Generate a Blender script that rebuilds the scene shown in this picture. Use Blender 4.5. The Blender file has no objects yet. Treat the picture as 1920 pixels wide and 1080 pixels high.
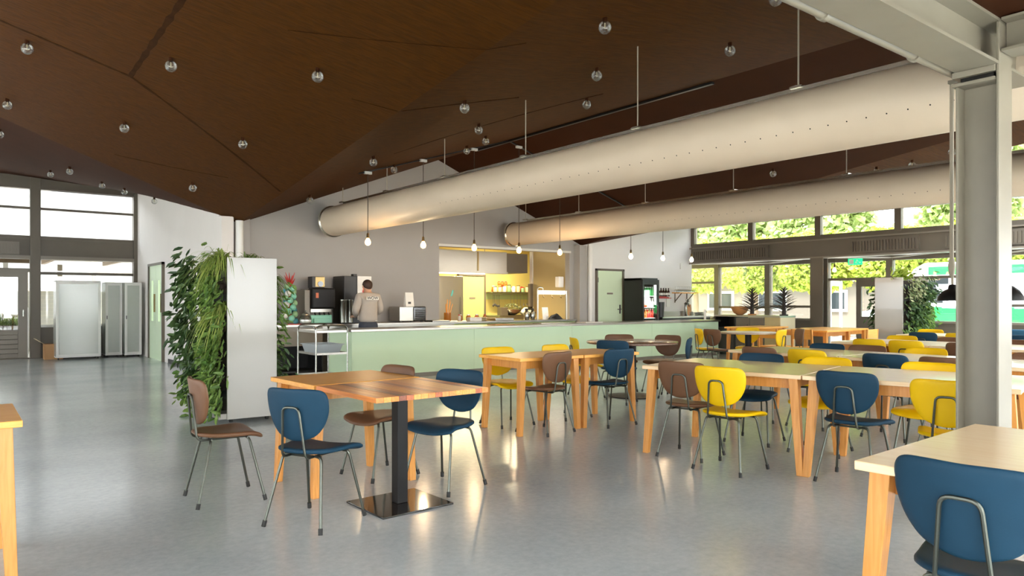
import bpy, bmesh, math, random
from mathutils import Vector, Matrix
random.seed(7)
R = math.radians
S = bpy.context.scene
C = S.collection

# ------------------------------------------------------------------ camera
cam_data = bpy.data.cameras.new('camera')
cam = bpy.data.objects.new('camera', cam_data)
C.objects.link(cam)
cam.location = (0, 0, 1.30)
cam.rotation_euler = (R(90), 0, R(-37.8))
cam_data.sensor_width = 36
cam_data.lens = 1355 / 1920 * 36
cam_data.shift_y = 24 / 1920
cam_data.clip_start = 0.05
S.camera = cam

# ------------------------------------------------------------------ world, sun, exposure
W = bpy.data.worlds.new('overcast_sky')
S.world = W
W.use_nodes = True
wn = W.node_tree.nodes
wl = W.node_tree.links
bg = wn['Background']
tc = wn.new('ShaderNodeTexCoord')
sep = wn.new('ShaderNodeSeparateXYZ')
ramp = wn.new('ShaderNodeValToRGB')
ramp.color_ramp.elements[0].position = 0.0
ramp.color_ramp.elements[0].color = (0.90, 0.94, 0.96, 1)
ramp.color_ramp.elements[1].position = 0.8
ramp.color_ramp.elements[1].color = (0.82, 0.92, 1.0, 1)
wl.new(tc.outputs['Generated'], sep.inputs[0])
wl.new(sep.outputs[2], ramp.inputs[0])
wl.new(ramp.outputs[0], bg.inputs[0])
bg.inputs[1].default_value = 2.6

sun_d = bpy.data.lights.new('sun', 'SUN')
sun_d.energy = 3.0
sun_d.angle = R(8)
sun_d.color = (1.0, 0.96, 0.88)
sun = bpy.data.objects.new('sun', sun_d)
sun.rotation_euler = Vector((0.34, 0.08, -0.94)).to_track_quat('-Z', 'Y').to_euler()
sun.location = (0, 0, 20)
C.objects.link(sun)

S.view_settings.view_transform = 'Standard'
S.view_settings.look = 'None'
S.view_settings.exposure = 2.5
S.view_settings.gamma = 1.0
S.view_settings.use_curve_mapping = False


# ------------------------------------------------------------------ materials
def srgb(r, g, b):
    def f(c):
        c /= 255.0
        return c / 12.92 if c <= 0.04045 else ((c + 0.055) / 1.055) ** 2.4
    return (f(r), f(g), f(b), 1)


M = {}


def mat(name, col, rough=0.5, metal=0.0, var=0.0, scale=8.0, stretch=(1, 1, 1), bump=0.0, bscale=40.0, coat=0.0,
        emit=None, strength=0.0, alpha=None, trans=0.0, spec=0.5, sheen=0.0, rvar=0.0, coord='Object'):
    m = bpy.data.materials.new(name)
    m.use_nodes = True
    n = m.node_tree.nodes
    l = m.node_tree.links
    p = n['Principled BSDF']
    p.inputs['Base Color'].default_value = col
    p.inputs['Roughness'].default_value = rough
    p.inputs['Metallic'].default_value = metal
    p.inputs['Specular IOR Level'].default_value = spec
    p.inputs['Coat Weight'].default_value = coat
    p.inputs['Transmission Weight'].default_value = trans
    if emit:
        p.inputs['Emission Color'].default_value = emit
        p.inputs['Emission Strength'].default_value = strength
    if var or bump or rvar:
        t = n.new('ShaderNodeTexCoord')
        mp = n.new('ShaderNodeMapping')
        mp.inputs['Scale'].default_value = stretch
        l.new(t.outputs[coord], mp.inputs[0])
    if var or rvar:
        nz = n.new('ShaderNodeTexNoise')
        nz.inputs['Scale'].default_value = scale
        nz.inputs['Detail'].default_value = 6
        l.new(mp.outputs[0], nz.inputs[0])
    if var:
        r = n.new('ShaderNodeValToRGB')
        r.color_ramp.elements[0].position = 0.15
        r.color_ramp.elements[1].position = 0.85
        r.color_ramp.elements[0].color = tuple(max(0, c * (1 - var)) for c in col[:3]) + (1,)
        r.color_ramp.elements[1].color = tuple(min(1, c * (1 + var)) for c in col[:3]) + (1,)
        l.new(nz.outputs[0], r.inputs[0])
        l.new(r.outputs[0], p.inputs['Base Color'])
    if rvar:
        mr = n.new('ShaderNodeMapRange')
        mr.inputs['From Min'].default_value = 0.3
        mr.inputs['From Max'].default_value = 0.7
        mr.inputs['To Min'].default_value = max(0.02, rough - rvar)
        mr.inputs['To Max'].default_value = rough + rvar
        l.new(nz.outputs[0], mr.inputs[0])
        l.new(mr.outputs[0], p.inputs['Roughness'])
    if bump:
        nb = n.new('ShaderNodeTexNoise')
        nb.inputs['Scale'].default_value = bscale
        nb.inputs['Detail'].default_value = 4
        l.new(mp.outputs[0], nb.inputs[0])
        b = n.new('ShaderNodeBump')
        b.inputs['Strength'].default_value = bump
        b.inputs['Distance'].default_value = 0.01
        l.new(nb.outputs[0], b.inputs['Height'])
        l.new(b.outputs[0], p.inputs['Normal'])
    M[name] = m
    return m


def glass_mat(name, tint=(1, 1, 1, 1), gloss=0.06, rough=0.0, frost=0.0, refl=0.7):
    m = bpy.data.materials.new(name)
    m.use_nodes = True
    n = m.node_tree.nodes
    l = m.node_tree.links
    n.remove(n['Principled BSDF'])
    out = n['Material Output']
    tr = n.new('ShaderNodeBsdfTransparent')
    tr.inputs[0].default_value = tint
    gl = n.new('ShaderNodeBsdfGlossy')
    gl.inputs['Roughness'].default_value = rough
    fr = n.new('ShaderNodeFresnel')
    fr.inputs[0].default_value = 1.45
    mx = n.new('ShaderNodeMixShader')
    sc = n.new('ShaderNodeMath')
    sc.operation = 'MULTIPLY_ADD'
    sc.inputs[1].default_value = refl
    sc.inputs[2].default_value = gloss
    l.new(fr.outputs[0], sc.inputs[0])
    l.new(sc.outputs[0], mx.inputs[0])
    src = tr
    if frost:
        df = n.new('ShaderNodeBsdfDiffuse')
        df.inputs[0].default_value = (0.93, 0.95, 0.88, 1)
        tl = n.new('ShaderNodeBsdfTranslucent')
        tl.inputs[0].default_value = (0.92, 0.95, 0.88, 1)
        ad = n.new('ShaderNodeMixShader')
        ad.inputs[0].default_value = 0.6
        l.new(df.outputs[0], ad.inputs[1])
        l.new(tl.outputs[0], ad.inputs[2])
        m2 = n.new('ShaderNodeMixShader')
        m2.inputs[0].default_value = frost
        l.new(tr.outputs[0], m2.inputs[1])
        l.new(ad.outputs[0], m2.inputs[2])
        src = m2
    l.new(src.outputs[0], mx.inputs[1])
    l.new(gl.outputs[0], mx.inputs[2])
    l.new(mx.outputs[0], out.inputs[0])
    M[name] = m
    return m


def wood_mat(name, c1, c2, rough=0.35, grain=(1.2, 22, 22), coat=0.15, scale=3.0, spec=0.5, bump=0.08):
    m = mat(name, c1, rough, coat=coat, spec=spec)
    n = m.node_tree.nodes
    l = m.node_tree.links
    p = n['Principled BSDF']
    t = n.new('ShaderNodeTexCoord')
    mp = n.new('ShaderNodeMapping')
    mp.inputs['Scale'].default_value = grain
    nz = n.new('ShaderNodeTexNoise')
    nz.inputs['Scale'].default_value = scale
    nz.inputs['Detail'].default_value = 8
    nz.inputs['Distortion'].default_value = 0.6
    r = n.new('ShaderNodeValToRGB')
    r.color_ramp.elements[0].position = 0.35
    r.color_ramp.elements[1].position = 0.65
    r.color_ramp.elements[0].color = c2
    r.color_ramp.elements[1].color = c1
    b = n.new('ShaderNodeBump')
    b.inputs['Strength'].default_value = bump
    b.inputs['Distance'].default_value = 0.004
    l.new(t.outputs['Object'], mp.inputs[0])
    l.new(mp.outputs[0], nz.inputs[0])
    l.new(nz.outputs[0], r.inputs[0])
    l.new(r.outputs[0], p.inputs['Base Color'])
    l.new(nz.outputs[0], b.inputs['Height'])
    l.new(b.outputs[0], p.inputs['Normal'])
    return m


mat('floor', srgb(190, 196, 196), 0.18, bump=0.07, bscale=14, spec=0.42)
_n = M['floor'].node_tree.nodes
_l = M['floor'].node_tree.links
_tc = _n.new('ShaderNodeTexCoord')
_a = _n.new('ShaderNodeTexNoise')
_a.inputs['Scale'].default_value = 0.8
_a.inputs['Detail'].default_value = 3
_b = _n.new('ShaderNodeTexNoise')
_b.inputs['Scale'].default_value = 22
_b.inputs['Detail'].default_value = 8
_b.inputs['Roughness'].default_value = 0.7
_m = _n.new('ShaderNodeMix')
_m.inputs[0].default_value = 0.45
_r = _n.new('ShaderNodeValToRGB')
_r.color_ramp.elements[0].position = 0.25
_r.color_ramp.elements[1].position = 0.75
_r.color_ramp.elements[0].color = srgb(160, 168, 170)
_r.color_ramp.elements[1].color = srgb(214, 218, 216)
_l.new(_tc.outputs['Object'], _a.inputs[0])
_l.new(_tc.outputs['Object'], _b.inputs[0])
_l.new(_a.outputs[0], _m.inputs[2])
_l.new(_b.outputs[0], _m.inputs[3])
_l.new(_m.outputs[0], _r.inputs[0])
_l.new(_r.outputs[0], _n['Principled BSDF'].inputs['Base Color'])

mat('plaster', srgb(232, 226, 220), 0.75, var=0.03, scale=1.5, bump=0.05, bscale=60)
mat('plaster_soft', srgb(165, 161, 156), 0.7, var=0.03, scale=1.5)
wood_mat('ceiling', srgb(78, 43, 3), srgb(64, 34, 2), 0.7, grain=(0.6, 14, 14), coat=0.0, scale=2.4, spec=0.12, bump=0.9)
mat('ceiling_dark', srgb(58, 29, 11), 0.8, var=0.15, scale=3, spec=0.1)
mat('joint', srgb(52, 28, 10), 0.9, var=0.5, scale=9, spec=0.1)
mat('frame', srgb(106, 97, 84), 0.45, var=0.05, scale=3)
mat('frame_light', srgb(134, 125, 112), 0.4, var=0.05, scale=3)
mat('steel_paint', srgb(128, 120, 104), 0.38, var=0.08, scale=5)
mat('duct', srgb(216, 197, 172), 0.5, metal=0.0, var=0.05, scale=2, spec=0.5)
mat('duct_rim', srgb(205, 200, 185), 0.25, metal=0.9)
mat('hole', srgb(20, 16, 12), 0.9)
mat('mint', srgb(204, 226, 190), 0.45, var=0.02, scale=2)
mat('mint_dark', srgb(176, 192, 132), 0.5)
mat('steel', srgb(176, 172, 163), 0.32, metal=1.0, var=0.04, scale=6, stretch=(1, 12, 12))
mat('chrome', srgb(150, 150, 142), 0.26, metal=1.0)
mat('chair_tube', srgb(92, 94, 86), 0.36, metal=0.9)
mat('rubber', srgb(45, 44, 42), 0.8)
mat('blue_vinyl', srgb(30, 60, 79), 0.5, spec=0.15, var=0.10, scale=6, bump=0.04, bscale=160)
mat('yellow_vinyl', srgb(236, 190, 0), 0.45, spec=0.3, var=0.05, scale=6, bump=0.04, bscale=160)
mat('brown_vinyl', srgb(112, 78, 54), 0.42, spec=0.3, var=0.10, scale=6, bump=0.04, bscale=160)
wood_mat('beech', srgb(250, 184, 92), srgb(243, 168, 74), 0.36, coat=0.0, spec=0.5)
wood_mat('beech_leg', srgb(224, 156, 78), srgb(208, 138, 60), 0.42, grain=(20, 20, 1.2))
wood_mat('pale_top', srgb(244, 214, 172), srgb(236, 200, 152), 0.28, coat=0.12)
wood_mat('dark_top', srgb(138, 104, 84), srgb(112, 82, 64), 0.25, coat=0.3)
wood_mat('grey_top', srgb(196, 172, 146), srgb(180, 156, 130), 0.3, coat=0.2)
for i, (a, b) in enumerate([((230, 142, 58), (212, 118, 42)), ((190, 98, 36), (160, 74, 24)), ((244, 166, 78), (226, 142, 56)), ((140, 66, 22), (112, 48, 14))]):
    wood_mat('stave_%d' % i, srgb(*a), srgb(*b), 0.32, grain=(26, 1.4, 26))
mat('black_metal', srgb(20, 18, 17), 0.45, var=0.1, scale=10, spec=0.25)
mat('black_gloss', srgb(24, 20, 18), 0.10, coat=0.5)
mat('black_plastic', srgb(26, 26, 26), 0.4)
mat('dark_grey', srgb(66, 64, 62), 0.5)
mat('white_panel', srgb(166, 160, 149), 0.16, coat=0.3)
mat('white', srgb(232, 230, 224), 0.4)
mat('off_white', srgb(215, 212, 204), 0.5)
glass_mat('pane')
glass_mat('frosted', frost=0.72, rough=0.15)
glass_mat('globe_glass', tint=(0.9, 0.9, 0.88, 1), gloss=0.06, rough=0.08, frost=0.10, refl=0.4)
glass_mat('clear_glass', tint=(0.95, 0.97, 0.96, 1), gloss=0.12)
mat('bulb_lit', (1, 0.62, 0.22, 1), 0.3, emit=(1.0, 0.50, 0.13, 1), strength=3.2)
mat('bulb_pale', (1, 0.85, 0.6, 1), 0.3, emit=(1.0, 0.80, 0.52, 1), strength=1.2)
mat('lamp_white', (1, 1, 1, 1), 0.3, emit=(1.0, 0.93, 0.78, 1), strength=1.6)
mat('brass', srgb(150, 130, 90), 0.35, metal=1.0)
mat('cord', srgb(70, 60, 50), 0.7)
mat('cable_pale', srgb(170, 160, 140), 0.6)
mat('kitchen_wall', srgb(214, 200, 122), 0.6, var=0.03, scale=2)
mat('kitchen_tan', srgb(190, 174, 128), 0.6, var=0.03, scale=2)
mat('skin', srgb(196, 150, 122), 0.5)
mat('hair', srgb(52, 34, 24), 0.7, var=0.3, scale=40)
mat('jacket', srgb(168, 160, 150), 0.8, var=0.08, scale=8, bump=0.3, bscale=14)
mat('jeans', srgb(52, 58, 70), 0.8, var=0.15, scale=20)
mat('cardboard', srgb(184, 140, 96), 0.8)
mat('red', srgb(186, 44, 34), 0.4)
mat('orange', srgb(206, 104, 52), 0.4)
mat('teal', srgb(70, 140, 150), 0.4)
mat('sage', srgb(140, 176, 130), 0.4)
mat('aqua', srgb(132, 196, 168), 0.35)
mat('green_glass', srgb(40, 130, 60), 0.2)
mat('amber', srgb(176, 110, 46), 0.25)
mat('cream', srgb(226, 210, 170), 0.5)
mat('wine', srgb(52, 16, 18), 0.2)
mat('paper', srgb(238, 236, 228), 0.8)
mat('tan_pot', srgb(190, 136, 84), 0.5)
mat('dark_leaf', srgb(42, 34, 28), 0.6)
mat('bark', srgb(112, 96, 78), 0.9, var=0.2, scale=6)
mat('paving', srgb(206, 202, 192), 0.9, var=0.08, scale=1.5)
mat('facade_house', srgb(128, 127, 124), 0.8)
mat('facade_white', srgb(190, 188, 182), 0.8)
mat('facade_grey', srgb(112, 104, 94), 0.8, var=0.06, scale=1)
mat('exit_green', srgb(20, 150, 90), 0.4, emit=srgb(20, 170, 100), strength=0.6)
mat('van_green', srgb(40, 170, 80), 0.3, coat=0.4)
mat('van_white', srgb(238, 240, 240), 0.3, coat=0.4)
mat('tyre', srgb(24, 24, 24), 0.8)
mat('dark_glass', srgb(40, 48, 52), 0.08, spec=0.8)
mat('tray_plastic', srgb(170, 176, 176), 0.45)
mat('soil', srgb(48, 36, 26), 0.95, var=0.3, scale=20)
mat('kitchen_floor', srgb(140, 96, 70), 0.6)


def leaf_mat(name, c1, c2, tl=0.35, rough=0.45):
    m = bpy.data.materials.new(name)
    m.use_nodes = True
    n = m.node_tree.nodes
    l = m.node_tree.links
    p = n['Principled BSDF']
    p.inputs['Roughness'].default_value = rough
    g = n.new('ShaderNodeNewGeometry')
    r = n.new('ShaderNodeValToRGB')
    r.color_ramp.elements[0].color = c1
    r.color_ramp.elements[1].color = c2
    l.new(g.outputs['Random Per Island'], r.inputs[0])
    l.new(r.outputs[0], p.inputs['Base Color'])
    t = n.new('ShaderNodeBsdfTranslucent')
    l.new(r.outputs[0], t.inputs[0])
    mx = n.new('ShaderNodeMixShader')
    mx.inputs[0].default_value = tl
    l.new(p.outputs[0], mx.inputs[1])
    l.new(t.outputs[0], mx.inputs[2])
    l.new(mx.outputs[0], n['Material Output'].inputs[0])
    M[name] = m


leaf_mat('leaf_spider', srgb(112, 140, 52), srgb(190, 200, 112))
leaf_mat('leaf_dark', srgb(44, 72, 36), srgb(92, 118, 66), 0.2)
leaf_mat('leaf_mid', srgb(76, 112, 46), srgb(138, 166, 80), 0.25)
leaf_mat('leaf_vari', srgb(74, 96, 50), srgb(186, 186, 140), 0.25)
leaf_mat('leaf_tree', srgb(118, 146, 36), srgb(200, 208, 96), 0.5, 0.6)
leaf_mat('leaf_hedge', srgb(140, 164, 92), srgb(196, 208, 140), 0.45, 0.6)


# ------------------------------------------------------------------ mesh helpers
class B:
    def __init__(s):
        s.v = []
        s.f = []

    def add(s, vs, fs):
        o = len(s.v)
        s.v += [tuple(x) for x in vs]
        s.f += [tuple(i + o for i in q) for q in fs]
        return s

    def box(s, x0, x1, y0, y1, z0, z1):
        return s.add([(x0, y0, z0), (x1, y0, z0), (x1, y1, z0), (x0, y1, z0), (x0, y0, z1), (x1, y0, z1), (x1, y1, z1), (x0, y1, z1)],
                     [(0, 3, 2, 1), (4, 5, 6, 7), (0, 1, 5, 4), (1, 2, 6, 5), (2, 3, 7, 6), (3, 0, 4, 7)])

    def hexa(s, bot, top):
        return s.add(list(bot) + list(top), [(0, 3, 2, 1), (4, 5, 6, 7), (0, 1, 5, 4), (1, 2, 6, 5), (2, 3, 7, 6), (3, 0, 4, 7)])

    def bar(s, a, b, w, h=None):
        a = Vector(a)
        b = Vector(b)
        h = h or w
        d = (b - a).normalized()
        u = d.cross(Vector((0, 0, 1)))
        if u.length < 1e-3:
            u = Vector((1, 0, 0))
        u.normalize()
        t = u.cross(d)
        q = [(-1, -1), (1, -1), (1, 1), (-1, 1)]
        return s.hexa([a + u * i * w / 2 + t * j * h / 2 for i, j in q], [b + u * i * w / 2 + t * j * h / 2 for i, j in q])

    def tube(s, pts, r, n=8, caps=True):
        pts = [Vector(p) for p in pts]
        rs = r if isinstance(r, (list, tuple)) else [r] * len(pts)
        up = None
        vs = []
        for i, p in enumerate(pts):
            d = (pts[min(i + 1, len(pts) - 1)] - pts[max(i - 1, 0)]).normalized()
            if up is None:
                up = d.orthogonal().normalized()
            else:
                up = (up - d * up.dot(d))
                up = up.normalized() if up.length > 1e-6 else d.orthogonal().normalized()
            w = d.cross(up)
            for k in range(n):
                a = 2 * math.pi * k / n
                vs.append(p + (up * math.cos(a) + w * math.sin(a)) * rs[i])
        fs = []
        for i in range(len(pts) - 1):
            for k in range(n):
                k2 = (k + 1) % n
                fs.append((i * n + k, i * n + k2, (i + 1) * n + k2, (i + 1) * n + k))
        if caps:
            fs.append(tuple(range(n - 1, -1, -1)))
            fs.append(tuple((len(pts) - 1) * n + k for k in range(n)))
        return s.add(vs, fs)

    def lathe(s, prof, n=16, c=(0, 0, 0)):
        vs = []
        fs = []
        for r, z in prof:
            for k in range(n):
                a = 2 * math.pi * k / n
                vs.append((c[0] + r * math.cos(a), c[1] + r * math.sin(a), c[2] + z))
        for i in range(len(prof) - 1):
            for k in range(n):
                k2 = (k + 1) % n
                fs.append((i * n + k, i * n + k2, (i + 1) * n + k2, (i + 1) * n + k))
        if prof[0][0] > 1e-4:
            fs.append(tuple(range(n - 1, -1, -1)))
        if prof[-1][0] > 1e-4:
            fs.append(tuple((len(prof) - 1) * n + k for k in range(n)))
        return s.add(vs, fs)

    def extrude(s, outline, fn0, fn1):
        n = len(outline)
        vs = [fn0(p) for p in outline] + [fn1(p) for p in outline]
        fs = [tuple(range(n - 1, -1, -1)), tuple(range(n, 2 * n))]
        for i in range(n):
            j = (i + 1) % n
            fs.append((i, j, n + j, n + i))
        return s.add(vs, fs)

    def sphere(s, c, r, n=10, m=7, sc=(1, 1, 1)):
        prof = []
        vs = []
        fs = []
        for i in range(m + 1):
            t = math.pi * i / m
            for k in range(n):
                a = 2 * math.pi * k / n
                vs.append((c[0] + r * sc[0] * math.sin(t) * math.cos(a), c[1] + r * sc[1] * math.sin(t) * math.sin(a), c[2] - r * sc[2] * math.cos(t)))
        for i in range(m):
            for k in range(n):
                k2 = (k + 1) % n
                fs.append((i * n + k, i * n + k2, (i + 1) * n + k2, (i + 1) * n + k))
        return s.add(vs, fs)


def obj(name, b, m, parent=None, smooth=False, bevel=0.0, loc=None, auto=None):
    me = bpy.data.meshes.new(name)
    me.from_pydata(b.v, [], b.f)
    bm = bmesh.new()
    bm.from_mesh(me)
    bmesh.ops.remove_doubles(bm, verts=bm.verts, dist=1e-5)
    bmesh.ops.recalc_face_normals(bm, faces=bm.faces)
    bm.to_mesh(me)
    bm.free()
    me.materials.append(M[m])
    if smooth:
        me.shade_smooth()
        me.set_sharp_from_angle(angle=R(auto or 40))
    o = bpy.data.objects.new(name, me)
    C.objects.link(o)
    if parent:
        o.parent = parent
    if loc:
        o.location = loc
    if bevel:
        md = o.modifiers.new('edge', 'BEVEL')
        md.width = bevel
        md.segments = 2
        md.limit_method = 'ANGLE'
    return o


def raw(name, b, m, parent=None, loc=None):
    me = bpy.data.meshes.new(name)
    me.from_pydata(b.v, [], b.f)
    me.materials.append(M[m])
    o = bpy.data.objects.new(name, me)
    C.objects.link(o)
    if parent:
        o.parent = parent
    if loc:
        o.location = loc
    return o


def tag(o, label=None, cat=None, group=None, kind=None):
    if label:
        o['label'] = label
    if cat:
        o['category'] = cat
    if group:
        o['group'] = group
    if kind:
        o['kind'] = kind
    return o


def thing(name, label, cat, loc=(0, 0, 0), rot=0, group=None):
    o = bpy.data.objects.new(name, None)
    C.objects.link(o)
    o.location = loc
    o.rotation_euler = (0, 0, R(rot))
    o.empty_display_size = 0.1
    return tag(o, label, cat, group)


def struct(name, b, m, parent=None, label=None, **k):
    o = obj(name, b, m, parent, **k)
    if not parent:
        o['kind'] = 'structure'
        if label:
            o['label'] = label
    return o


def dup(root, loc, rot, label=None, mats=None):
    r = root.copy()
    C.objects.link(r)
    r.location = loc
    r.rotation_euler = (0, 0, R(rot))
    if label:
        r['label'] = label
    for ch in root.children:
        c = ch.copy()
        C.objects.link(c)
        c.parent = r
        for g in ch.children:
            d = g.copy()
            C.objects.link(d)
            d.parent = c
    return r


# ------------------------------------------------------------------ room geometry
XL, XR, XL2, XW, YW, YG = 3.9, 7.93, 11.95, 16.1, 12.7, 19.6


def valley(Y):
    return 2.63 + 0.135 * (12.7 - Y) if Y <= 12.7 else 2.63 + 0.187 * (Y - 12.7)


def zc(X, Y):
    v = valley(Y)
    if X <= XL:
        t = abs(((XL - X) / 4.03 + 1) % 2 - 1)
        return v + t * (4.2 - v)
    if X <= XR:
        return v + (X - XL) / (XR - XL) * (4.2 - v)
    if X <= XL2:
        return v + (XL2 - X) / (XL2 - XR) * (4.2 - v)
    return v + (X - XL2) / (XW - XL2) * (3.4 - v)


def grid(xs, ys, fz, th=0.06):
    b = B()
    nx, ny = len(xs), len(ys)
    vs = [(x, y, fz(x, y)) for y in ys for x in xs] + [(x, y, fz(x, y) + th) for y in ys for x in xs]
    fs = []
    o = nx * ny
    for j in range(ny - 1):
        for i in range(nx - 1):
            a = j * nx + i
            fs.append((a, a + nx, a + nx + 1, a + 1))
            fs.append((o + a, o + a + 1, o + a + nx + 1, o + a + nx))
    for i in range(nx - 1):
        fs.append((i, i + 1, o + i + 1, o + i))
        a = (ny - 1) * nx + i
        fs.append((a + 1, a, o + a, o + a + 1))
    for j in range(ny - 1):
        a = j * nx
        fs.append((a + nx, a, o + a, o + a + nx))
        a = j * nx + nx - 1
        fs.append((a, a + nx, o + a + nx, o + a))
    return b.add(vs, fs)


def lin(a, b, n):
    return [a + (b - a) * i / n for i in range(n + 1)]


# floor
struct('floor', B().box(-7, 16.12, -6, 19.7, -0.1, 0).box(16.12, 17.5, -6, 16, -0.1, 0), 'floor', label='polished grey concrete floor')

# ceiling: folded plywood plates, one object per plate, meeting at ridges and valleys
ceil = bpy.data.objects.new('ceiling', None)
C.objects.link(ceil)
tag(ceil, 'folded brown plywood ceiling of sloping plates', kind='structure')
YB = 1.64
gY = lin(YB, 12.7, 12)
for (x0, x1, ys, m) in [(-3.4, -0.13, gY, 'ceiling'), (-0.13, XL, gY, 'ceiling'), (XL, XR, gY, 'ceiling'), (XR, XL2, gY, 'ceiling_dark'),  # shade put into the colour: ridge plate facing away from windows is darker
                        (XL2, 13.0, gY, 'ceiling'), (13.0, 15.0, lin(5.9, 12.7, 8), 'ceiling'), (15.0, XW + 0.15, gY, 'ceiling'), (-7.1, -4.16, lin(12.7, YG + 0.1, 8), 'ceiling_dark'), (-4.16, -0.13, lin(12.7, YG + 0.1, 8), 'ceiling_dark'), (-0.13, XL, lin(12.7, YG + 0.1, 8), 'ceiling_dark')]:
    obj('ceiling_plate', grid(lin(x0, x1, 10), ys, zc), m, ceil, smooth=True)


def seam(pts, w, n=24):
    b = B()
    for k in range(len(pts) - 1):
        (xa, ya), (xb, yb) = pts[k], pts[k + 1]
        d = Vector((xb - xa, yb - ya)).normalized()
        u = Vector((-d.y, d.x)) * w / 2
        ring = []
        for i in range(n + 1):
            x = xa + (xb - xa) * i / n
            y = ya + (yb - ya) * i / n
            j = 1 + 0.5 * math.sin(i * 2.1) * random.random()
            ring.append(((x - u.x * j, y - u.y * j), (x + u.x * j, y + u.y * j)))
        for i in range(n):
            q = [ring[i][0], ring[i][1], ring[i + 1][1], ring[i + 1][0]]
            b.hexa([(p[0], p[1], zc(*p) - 0.004) for p in q], [(p[0], p[1], zc(*p) + 0.01) for p in q])
    return b


for pts, w in [([(3.86, 10.6), (1.55, 8.83)], 0.035), ([(1.55, 8.83), (0.3, 8.72)], 0.04), ([(1.55, 8.83), (1.57, 6.2)], 0.05),
               ([(5.0, 9.2), (6.6, 6.6)], 0.012), ([(3.4, 7.2), (5.3, 6.7)], 0.010), ([(1.9, 12.0), (3.2, 10.9)], 0.012), ([(2.4, 6.4), (4.2, 5.2)], 0.010)]:
    obj('joint_strip', seam(pts, w), 'joint', ceil)
# low flat ceiling over the camera's own bay, behind the main beam
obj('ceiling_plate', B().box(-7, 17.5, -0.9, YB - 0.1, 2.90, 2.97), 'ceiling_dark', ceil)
# rooflights added in unseen parts of the roof to brighten the floor
rl = bpy.data.objects.new('added_rooflights', None)
C.objects.link(rl)
tag(rl, 'added rooflights in unseen parts of the roof', kind='structure')
for y in lin(YB, 12.7, 8):
    for x0_, x1_ in ((-4.16, -3.4), (-7.1, -4.16)):
        obj('rafter', B().bar((x0_, y, zc(x0_, y) + .03), (x1_, y, zc(x1_, y) + .03), .10, .12), 'ceiling', rl)
for x0_, x1_ in ((-4.16, -3.4), (-7.1, -4.16)):
    for k in range(8):
        ya, yb_ = lin(YB, 12.7, 8)[k], lin(YB, 12.7, 8)[k + 1]
        obj('pane', B().add([(x0_, ya, zc(x0_, ya)), (x1_, ya, zc(x1_, ya)), (x1_, yb_, zc(x1_, yb_)), (x0_, yb_, zc(x0_, yb_))], [(0, 1, 2, 3)]), 'pane', rl)
ry = lin(YB, 5.9, 4)  # further added rooflight, out of view behind the second duct
for k, y in enumerate(ry):
    obj('rafter', B().bar((13.0, y, zc(13.0, y) + .03), (15.0, y, zc(15.0, y) + .03), .10, .12), 'ceiling', rl)
    if k:
        obj('pane', B().add([(13.0, ry[k - 1], zc(13.0, ry[k - 1])), (15.0, ry[k - 1], zc(15.0, ry[k - 1])), (15.0, y, zc(15.0, y)), (13.0, y, zc(13.0, y))], [(0, 1, 2, 3)]), 'pane', rl)
for x in lin(-7, 17.4, 12):
    obj('rafter', B().box(x - .05, x + .05, -6, -0.9, 2.87, 2.99), 'ceiling', rl)
obj('pane', B().box(-7, 17.4, -6, -0.9, 2.92, 2.93), 'pane', rl)
obj('ceiling_fascia', B().add([(x, YB, z) for x in lin(-7.1, XW, 20) for z in (2.88, zc(x, YB) + 0.05)],
                              [(2 * i, 2 * i + 1, 2 * i + 3, 2 * i + 2) for i in range(20)]), 'ceiling_dark', ceil)

# back wall with the serving opening (kitchen block)
OX0, OX1, OZ0, OZ1 = 7.95, 11.58, 0.78, 2.43


def wall_strip(b, x0, x1, z0, top, y0, y1, n=8):
    xs = lin(x0, x1, n)
    for i in range(n):
        a, c = xs[i], xs[i + 1]
        za, zb_ = (top(a), top(c)) if callable(top) else (top, top)
        b.hexa([(a, y0, z0), (c, y0, z0), (c, y1, z0), (a, y1, z0)], [(a, y0, za), (c, y0, zb_), (c, y1, zb_), (a, y1, za)])
    return b


top = lambda x: zc(min(x, 16.2), YW - 0.01) + 0.03
b = B()
wall_strip(b, 3.72, XR, 0, top, YW, YW + 0.16)
b2 = B()
wall_strip(b, XR, OX0, 0, top, YW, YW + 0.16, 1)
wall_strip(b, OX0, OX1, 0, OZ0, YW, YW + 0.16, 1)
wall_strip(b, OX0, OX1, OZ1, top, YW, YW + 0.16, 8)
wall_strip(b, OX1, XL2, 0, top, YW, YW + 0.16, 1)
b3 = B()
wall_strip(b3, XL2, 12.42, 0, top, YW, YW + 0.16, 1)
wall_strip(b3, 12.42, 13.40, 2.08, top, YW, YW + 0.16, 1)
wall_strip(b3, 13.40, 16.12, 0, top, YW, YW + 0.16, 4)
mat('plaster_daylit', srgb(232, 229, 225), 0.7, var=0.02, scale=1.5)  # whiter wall end; daylight from the windows is put into its tone
struct('wall_bar', b3, 'plaster_daylit', label='white wall lightened for daylight beside the windows with the green single door')
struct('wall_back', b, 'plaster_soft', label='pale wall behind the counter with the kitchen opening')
obj('opening_trim', B().box(OX0 - 0.03, OX1 + 0.03, YW - 0.02, YW, OZ1, OZ1 + 0.05), 'off_white', bpy.data.objects['wall_back'])
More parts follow.
